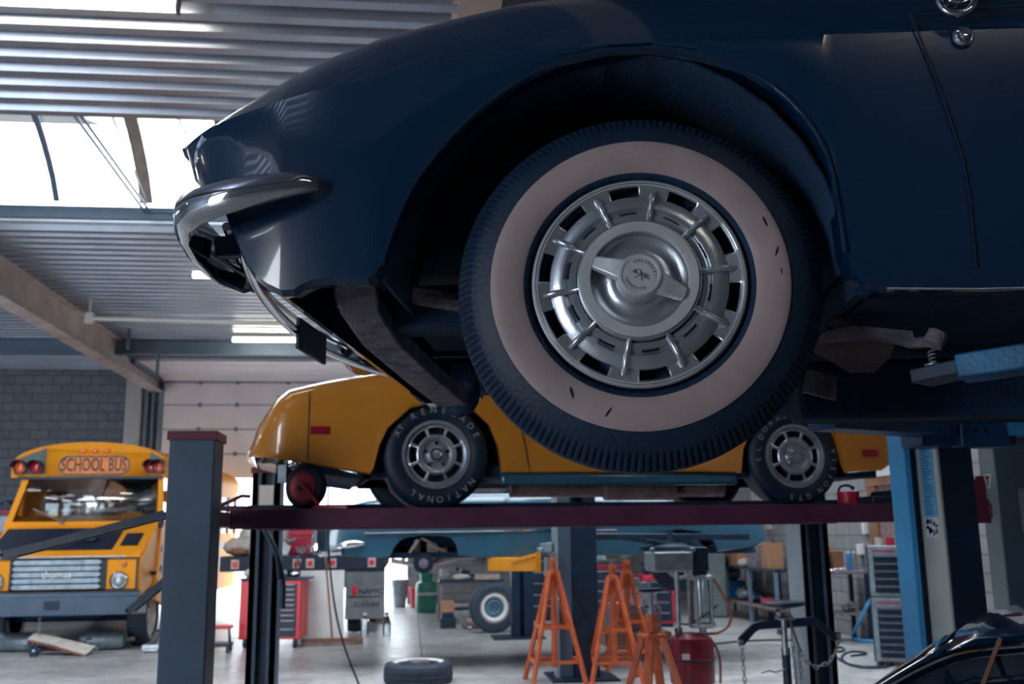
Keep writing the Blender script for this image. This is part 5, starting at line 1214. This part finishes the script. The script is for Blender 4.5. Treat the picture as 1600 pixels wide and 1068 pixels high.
MB().lathe([(0, 0), (.06, 0), (.06, .2), (.02, .28), (.02, .31)], (0, 0, 0), (0, 0, 1), 20).done('container', 'glass', b); MB().lathe([(.03, .30), (.03, .34), (0, .34)], (0, 0, 0), (0, 0, 1), 14).done('cap', 'plasticblue', b)

# far centre: bins, gas bottle
for x, y, m, lab, h_ in ((-.20, 21.2, 'dullsteel', 'pale grey-blue bin by the far wall left of the red bucket', .55), (.17, 20.9, 'plasticred', 'red bucket by the far wall left of the green gas cylinder', .40)):
    t = thing('bin', lab, 'bin', (x, y, 0)); MB().lathe([(0, 0), (.13, 0), (.19, h_), (.175, h_), (.12, .02)], (0, 0, 0), (0, 0, 1), 28).done('tub', m, t); MB().torus((0, 0, h_), (0, 0, 1), .185, .012).done('rim', 'white' if m == 'dullsteel' else m, t)
gc = thing('gas_cylinder', 'green gas cylinder standing on the floor in the far centre', 'gas cylinder', (.33, 19.6, 0))
MB().lathe([(0, .03), (.20, .03), (.21, .06), (.21, .48), (.19, .56), (.08, .62), (.05, .62)], (0, 0, 0), (0, 0, 1), 36).done('vessel', 'green', gc)
MB().lathe([(.12, .60), (.13, .74), (.115, .74), (.11, .60)], (0, 0, 0), (0, 0, 1), 28).done('collar', 'green', gc); MB().lathe([(.19, 0), (.2, .05)], (0, 0, 0), (0, 0, 1), 28).done('foot_ring', 'green', gc, solid=.01)
MB().lathe([(.2115, .33), (.2115, .38)], (0, 0, 0), (0, 0, 1), 36, lambda k, i: i > 16).done('band', 'offwhite', gc)
MB().cyl((0, 0, .6), (0, 0, .70), .03).done('valve', 'steel', gc)

# ================================================================== small bench with junk, centre
def bench(name, lab, x, y, w, d, h, z2, m='dark', mt='wood'):
    t = thing(name, lab, 'bench', (x, y, 0))
    MB().b2((0, 0, h - .04), (w, d, h)).done('top', mt, t, bev=.004)
    if z2: MB().b2((0.02, .02, z2 - .03), (w - .02, d - .02, z2)).done('shelf', mt, t)
    for a in (0.0, w - .05):
        for b_2 in (0, d - .05): MB().b2((a, b_2, 0), (a + .05, b_2 + .05, h - .04)).done('leg', m, t)
    return t
bench('workbench', 'small cluttered dark workbench left of the upright wheel', .50, 16.9, 1.1, .6, .72, .25, 'rust', 'dark')
Zb = .72
casting(.62, 17.1, Zb, .11, 'steel', 'grey vice-like part at the left end of the small dark workbench', 11)
casting(.95, 17.25, Zb, .13, 'dark', 'black engine part on the middle of the small dark workbench', 12)
lump('rag_heap', .88, 17.0, Zb, .10, (1.5, 1, .5), 'offwhite', 'pale rag at the front of the small dark workbench', 'rags', 13)
tb = MB().b2((0, 0, 0), (.42, .3, .08)).done('board_stack', 'tan'); tb.location = (1.12, 17.0, Zb); tag(tb, 'tan board lying on the right of the small dark workbench', 'board')
cb = MB().b2((0, 0, 0), (.22, .25, .4)).done('carton', 'cardboard', bev=.004); cb.location = (.52, 16.55, 0); tag(cb, 'orange-brown carton on the floor at the small workbench foot', 'box')
c2 = MB(); c2.b2((0, 0, 0), (.25, .25, .16)); c2.b2((.03, .03, .16), (.22, .22, .24)); o = c2.done('toolbox', 'ink', bev=.01); o.location = (.50, 16.2, 0); tag(o, 'black toolbox on the floor before the orange-brown carton', 'box')
c3 = MB(); c3.lathe([(0, -.15), (.07, -.15), (.09, -.12), (.09, .12), (.07, .15), (0, .15)], (0, 0, .09), (1, .3, 0), 24); o = c3.done('canister', 'brownrust'); o.location = (1.0, 16.1, 0); tag(o, 'rusty canister lying on the floor left of the upright wheel', 'canister')
c4 = MB(); c4.cyl((0, 0, .03), (-.16, -.05, .28), .03); c4.cyl((0, 0, .03), (.05, 0, .03), .035); o = c4.done('shock_absorber', 'steel'); o.location = (.93, 15.9, 0); tag(o, 'silver shock absorber leaning beside the black toolbox', 'shock absorber')

# dark equipment row behind the lift columns
def cabinet_unit(x, y, w, d, h, m, lab, nd, dm='dullsteel', rz=0, lite=None):
    t = thing('tool_cabinet', lab, 'cabinet', (x, y, 0), rz)
    MB().b2((0, 0, .06), (w, d, h)).done('cabinet', m, t, bev=.008)
    MB().b2((.03, .03, 0), (w - .03, d - .03, .06)).done('plinth', 'ink', t)
    for k in range(nd):
        z = .10 + k * (h - .16) / nd
        dr = MB().b2((.05, -.015, z), (w - .05, 0, z + (h - .16) / nd - .015)).done('drawer', dm, t, bev=.003)
        MB().b2((w * .2, -.035, z + (h - .16) / nd - .05), (w * .8, -.015, z + (h - .16) / nd - .03)).done('pull', lite or 'steel', dr)
    return t
cabinet_unit(1.9, 17.2, .9, .5, 1.1, 'dark', 'dark navy drawer cabinet behind the rear black lift column', 5, 'dark')
cabinet_unit(2.9, 16.2, .7, .5, .95, 'tankred', 'dark red drawer cabinet behind the pair of orange stands', 5, 'dark')
cabinet_unit(3.7, 15.6, .5, .5, .8, 'redhub', 'crimson low drawer cabinet behind the oil drainer mast', 4, 'dark')
casting(3.1, 16.4, .95, .22, 'dullsteel', 'grey gearbox on the dark red drawer cabinet', 21)
casting(2.2, 17.4, 1.1, .2, 'rust', 'rusty gearbox on the dark navy drawer cabinet', 22)
casting(3.85, 15.8, .8, .15, 'dark', 'black pump on the crimson low cabinet', 23)
eb = thing('engine', 'dark engine block on a pallet behind the oil drainer', 'engine', (3.05, 13.6, 0))
mb = MB(); mb.b2((-.35, -.25, .18), (.35, .25, .5)); mb.prism([(-.3, -.3, .5), (-.3, .3, .5), (-.3, .2, .72), (-.3, -.2, .72)], (.6, 0, 0)); mb.done('block', 'rust', eb, bev=.02)
mb = MB(); mb.b2((-.25, -.12, .72), (.25, .12, .8)); mb.cyl((0, 0, .8), (0, 0, .86), .13); mb.done('air_filter', 'dullsteel', eb)
MB().b2((-.45, -.35, 0), (.45, .35, .17)).done('pallet', 'wood', eb)
bn = thing('bin', 'tall grey waste bin with lid against the right wall left of the shelf', 'bin', (5.30, 17.3, 0))
MB().b2((-.24, -.24, 0), (.24, .24, 1.12)).done('body', 'greyplastic', bn, bev=.04); MB().b2((-.27, -.27, 1.12), (.27, .27, 1.20)).done('lid', 'greyplastic', bn, bev=.03)
lump('rag_heap', 5.3, 17.25, 1.2, .16, (1.4, 1, .7), 'dullsteel', 'crumpled grey sheeting on top of the tall grey bin', 'rags', 31)

# ================================================================== shelves on the right wall
sh = thing('shelf_rack', 'long dark two-level bench shelf along the right wall holding boxes', 'shelf', (5.60, 14.9, 0))
MB().b2((0, 0, .84), (.55, 3.6, .88)).done('top', 'dark', sh); MB().b2((0, 0, .26), (.55, 3.6, .30)).done('shelf', 'brownrust', sh)
for y_ in (0, 1.2, 2.4, 3.55):
    for x_ in (0, .5): MB().b2((x_, y_, 0), (x_ + .05, y_ + .05, 1.5 if x_ and False else .84)).done('leg', 'pipe', sh)
def cbox(x, y, z, w, d, h, m, lab, rz=0, name='carton', flaps=True):
    t = thing(name, lab, 'box', (x, y, z), rz)
    MB().b2((-w / 2, -d / 2, 0), (w / 2, d / 2, h)).done('carton_body', m, t, bev=.004)
    if flaps:
        mb = MB(); mb.bar((-w / 2, 0, h), (-w / 2 - .06, 0, h + .08), d, .006, (0, 1, 0)); mb.bar((w / 2, 0, h), (w / 2 + .05, 0, h + .07), d, .006, (0, 1, 0)); mb.done('flap', m, t)
    return t
Zs = .88
cbox(5.80, 16.9, Zs, .36, .5, .36, 'cardboard', 'large brown cardboard box on the right wall bench shelf', 0, flaps=False)
cbox(5.80, 16.1, Zs, .30, .35, .36, 'rust', 'dark carton next to the large brown cardboard box')
cbox(5.80, 15.5, Zs, .26, .3, .40, 'cardboard', 'orange-brown carton at the near end of the bench shelf', flaps=False)
cbox(5.72, 18.1, Zs, .30, .3, .14, 'plasticblue', 'low blue plastic tray at the far end of the bench shelf', flaps=False, name='tray')
lump('cap_pile', 5.72, 17.6, Zs, .15, (1, 1.3, 1.0), 'rust', 'dark round pile between blue tray and brown box on the shelf', 'pile', 41)
lump('rag_heap', 5.70, 16.5, Zs, .12, (1, 1.6, .6), 'offwhite', 'cream rags in front of the large brown cardboard box', 'rags', 42)
cbox(5.80, 17.7, .30, .42, .5, .30, 'plasticblue', 'bright blue crate on the lower shelf under a grey sack', flaps=False, name='crate')
lump('sack', 5.80, 17.7, .60, .17, (1.2, 1.2, .75), 'dullsteel', 'grey cloth sack lying on the bright blue crate', 'sack', 43)
lump('canister_pile', 5.80, 16.9, .30, .15, (1, 1.4, .8), 'dullsteel', 'pile of grey metal parts in the middle of the lower shelf', 'pile', 44)
lump('canister_pile', 5.80, 16.2, .30, .13, (1, 1.6, .7), 'dark', 'pile of dark parts near the end of the lower shelf', 'pile', 45)
cbox(5.72, 15.5, .30, .20, .3, .12, 'plasticred', 'flat red tin on the near end of the lower shelf', flaps=False, name='tin')
ps = MB().b2((0, 0, 0), (.02, .9, .7)).done('pegboard', 'offwhite'); ps.location = (6.22, 16.6, 1.5); tag(ps, 'pale pinned notice board on the right wall above the bench shelf', 'notice board')
pw = MB().cyl((0, 0, 0), (.05, .1, .5), .05, .03, 12).done('bottle', 'white'); pw.location = (5.80, 16.08, Zs + .36); tag(pw, 'slim white bottle standing on the dark carton', 'bottle')

b2 = bench('workbench', 'narrow brown-topped bench with lower shelf beside the tool cabinet', 5.25, 12.95, .93, .55, .93, .38, 'dark', 'rust')
Zc = .93
cbox(5.66, 13.3, Zc, .17, .22, .28, 'cardboard', 'open cardboard box with flaps on the narrow brown bench', .2)
cbox(5.88, 13.3, Zc, .15, .22, .26, 'wood', 'brown bag-like carton right of the open cardboard box', 0, flaps=False)
for x, m, lab in ((6.03, 'plasticblue', 'blue spray can on the narrow brown bench'), (6.11, 'greyplastic', 'grey spray can right of the blue one'), (5.50, 'white', 'small white tin at the left end of the narrow bench')):
    t = thing('spray_can', lab, 'can', (x, 13.2 if x > 5.5 else 13.0, Zc)); h_ = .26 if x > 5.5 else .10
    MB().lathe([(0, 0), (.032, 0), (.032, h_ * .8), (.02, h_ * .9), (0, h_ * .9)], (0, 0, 0), (0, 0, 1), 20).done('can', m, t); MB().cyl((0, 0, h_ * .88), (0, 0, h_), .016).done('nozzle', 'white', t)
mb = MB(); rnd = random.Random(5)
for k in range(40): mb.ball((rnd.uniform(0, .62), rnd.uniform(0, .2), .015 + rnd.random() * .02), rnd.uniform(.012, .022), (1.3, 1, .8), 8)
o = mb.done('nuts_and_bolts', 'chrome'); o.location = (5.30, 12.97, Zc); tag(o, 'loose shiny nuts and bolts scattered on the narrow brown bench', 'hardware'); o['kind'] = 'stuff'
casting(5.55, 13.15, .38, .14, 'dark', 'black pump on the lower shelf of the narrow bench', 51)
casting(5.95, 13.15, .38, .09, 'rust', 'small rusty part on the lower shelf of the narrow bench', 52)
# wooden door frame, wall box and conduit
dfy = 12.1
mb = MB(); mb.b2((XR - .05, 12.62, 0), (XR, 12.86, 2.15)); mb.b2((XR - .06, 11.2, 2.05), (XR, 12.86, 2.17)); mb.b2((XR - .05, 11.2, 0), (XR, 11.4, 2.15)); struct(mb.done('door_2', 'wood'))
struct(MB().b2((XR - .02, 11.4, 0), (XR - .005, 12.62, 2.05)).done('door_3', 'brownrust'))
struct(MB().b2((XR - .07, 11.0, 2.17), (XR, 12.9, 2.36)).done('trim_7', 'white'))
sb = MB().b2((0, 0, 0), (.06, .14, .14)).done('switch_box', 'white', bev=.008); sb.location = (XR - .06, 13.15, 1.14); tag(sb, 'white electrical switch box on the right block wall above the bench', 'switch')
sb = MB().b2((0, 0, 0), (.06, .10, .30)).done('switch_box', 'white', bev=.008); sb.location = (XR - .06, 12.98, 1.42); tag(sb, 'tall white conduit box on the right wall just below the runway', 'switch')
mb = MB(); mb.tube([(XR - .02, 13.22, 1.14), (XR - .02, 13.22, .97)], .012, 6); tag(mb.done('conduit', 'greyplastic'), 'short grey conduit below the white switch box', 'conduit')
# two-tier tool cabinet
tcb = thing('tool_cabinet', 'grey framed two-tier tool cabinet with black drawers by the blue column', 'cabinet', (5.16, 10.80, 0), -.44)
for z0, z1, n in ((.05, .73, 7), (.745, 1.30, 5)):
    ca = MB().b2((0, 0, z0), (.66, .45, z1)).done('cabinet', 'dullsteel', tcb, bev=.006)
    MB().b2((-.012, 0, z0), (0, .45, z1)).done('side_edge', 'ink', ca)
    hgt = (z1 - z0 - .14) / n
    MB().b2((.05, -.004, z1 - .06), (.30, 0, z1 - .045)).done('badge', 'redhub', ca)
    for k in range(n):
        z = z0 + .04 + k * hgt
        dr = MB().b2((.055, -.012, z), (.62, 0, z + hgt - .008)).done('drawer', 'ink', tcb, bev=.002)
        MB().b2((.07, -.026, z + hgt - .022), (.60, -.012, z + hgt - .012)).done('pull', 'pipe', dr)
for x in (.06, .6): MB().cyl((x - .015, .06, .028), (x + .015, .06, .028), .028).done('castor', 'dark', tcb)
for k, (x, m, lab) in enumerate(((.14, 'offwhite', 'small cream tin on top of the two-tier tool cabinet'), (.26, 'redhub', 'small red tin on top of the two-tier tool cabinet'))):
    o = MB().cyl((0, 0, 0), (0, 0, .09), .045, seg=20).done('tin', m); o.location = (5.16 + x * .9 + .06, 10.80 - x * .43 + .14, 1.30); tag(o, lab, 'tin')
mb = MB(); a = at(1369, 924, 11.6); mb.tube([at(1367, 926, 12.0), at(1352, 950, 12.1), onfloor(1334, 988, .10), onfloor(1332, 996, .03), onfloor(1342, 1000, .024), onfloor(1366, 1001, .024)], .022, 8, smooth=1); tag(mb.done('hose', 'liftblue'), 'bright blue bent hose between bench and tool cabinet', 'hose')
mb = MB(); pts = []
for px, py in ((1290, 1012), (1318, 1010), (1320, 1017), (1300, 1018), (1310, 1030), (1340, 1043), (1385, 1042), (1395, 1036)): pts.append(onfloor(px, py, .013))
mb.tube(pts, .013, 8, smooth=2); pts = [onfloor(px, py, .013) for px, py in ((1385, 1042), (1330, 1040), (1312, 1028), (1322, 1018), (1345, 1017), (1358, 1021), (1330, 1024))]
mb.tube(pts, .013, 8, smooth=2); tag(mb.done('hose', 'dark'), 'black hose lying in loops on the floor before the tool cabinet', 'hose')
mb = MB(); mb.tube([onfloor(1110, 1006, .013), onfloor(1160, 1001, .013), onfloor(1215, 999, .013), onfloor(1250, 1000, .013)], .013, 8, smooth=1); tag(mb.done('hose', 'dark'), 'straight black hose on the floor behind the transmission jack', 'hose')

# ================================================================== dark coupe in the lower right corner
c2 = thing('car', 'dark glossy coupe, only its roof and side window showing in the bottom right corner', 'car', (0, 0, 0), math.radians(-40)); c2.scale = (1, 1, .985)
q_ = at(1490, 966, 2.5) - Matrix.Rotation(math.radians(-40), 3, 'Z') @ V((1.46, 1.97, 0)); c2.location = (q_.x, q_.y, 0)
def sec_x(x, zt, zb, y0, y1, n=8):
    pass
A0 = at(1375, 1068, 2.45); A1 = at(1490, 966, 2.45); B1 = at(1600, 987, 2.25)
y0 = 1.80
ztop = [(0.98, .93), (1.20, 1.09), (1.33, 1.185), (1.43, 1.245), (1.50, 1.268), (1.65, 1.290), (1.9, 1.305), (2.4, 1.29), (2.9, 1.15), (3.3, .95)]
mb = MB(); secs = []
for x, z in ztop:
    k = max(0, (z - .93) / .37); inn = .10 + .10 * k
    sec = []
    for i in range(21):
        t_ = i / 20; yy = y0 + inn + (1.62 - 2 * inn) * t_
        s_ = abs(2 * t_ - 1)
        sec.append((x, yy, z - .045 * k * s_ ** 4 - .012 * s_ ** 2))
    secs.append(sec)
mb.loft(secs[3:9]); mb.done('roof_panel', 'black_paint', c2, solid=.02)
mb = MB(); mb.loft(secs[0:4]); mb.done('windscreen', 'darkglass', c2, solid=.008)
mb = MB(); mb.loft(secs[8:]); mb.done('rear_screen', 'darkglass', c2, solid=.008)
for fl_ in (0, 1):
    yy = (lambda y: y) if not fl_ else (lambda y: 2 * (y0 + .81) - y)
    rail = [V((s[0][0], yy(s[0][1] - .004), s[0][2] - .006)) for s in secs]
    mb = MB(); mb.tube(rail, .009, 8, smooth=1); mb.tube([p + V((.012, -.004 if not fl_ else .004, -.018)) for p in rail], .004, 8, smooth=1); mb.done('drip_rail', 'chrome', c2)
    mb = MB(); lo = [V((p.x, yy(y0 + .02), .90)) for p in rail]; mb.loft([[p + V((0, 0, -.008)) for p in rail], lo]); mb.done('side_window', 'darkglass', c2, solid=.006)
    mb = MB(); mb.bar((1.565, yy(y0 + .175), 1.238), (1.44, yy(y0 + .03), .92), .010, .014, (0, 1, 0)); mb.done('reflection_bar', 'wood', c2)  # brown bar stands in for a bronze reflection in the side glass
    mb = MB(); mb.bar((1.44, yy(y0 + .19), 1.215), (1.04, yy(y0 + .10), .95), .01, .01); mb.done('pillar', 'black_paint', c2)
LT = [(-.55, .50), (-.5, .62), (-.2, .74), (.3, .81), (.95, .87), (2.0, .91), (3.4, .90), (3.8, .80), (3.9, .6)]
LB = [(-.55, .35), (-.5, .25), (-.12, .20)] + arch(.28, .37, .66, .20, 10) + [(.8, .18), (2.3, .18)] + arch(2.75, .37, .66, .20, 10) + [(3.2, .22), (3.8, .3), (3.9, .4)]
us = sorted(set([u for u, _ in LT] + [u for u, _ in LB]))
tab = [(u, sinterp([(-.55, .3), (-.4, .12), (0, .03), (.5, 0), (3.0, 0), (3.9, .2)], u), interp(LB, u), interp(LT, u), max(interp(LB, u) + .015, interp(LT, u) - .12), .02, u < -.1 or u > 3.2, .05 if u < -.2 else 0) for u in us]
cb_ = shell(.81, tab, 'body', 'black_paint', c2); cb_.location = (0, y0, 0)
mb = MB(); mb.b2((-.1, y0 + .1, .18), (3.2, y0 + 1.5, .3)); mb.done('undercarriage', 'under', c2)
for x in (.28, 2.75):
    for y_, nr in ((y0 + .03, True), (y0 + 1.59, False)): slot_wheel(c2, (x, y_, .32), .32, .2, .2, None, nr)
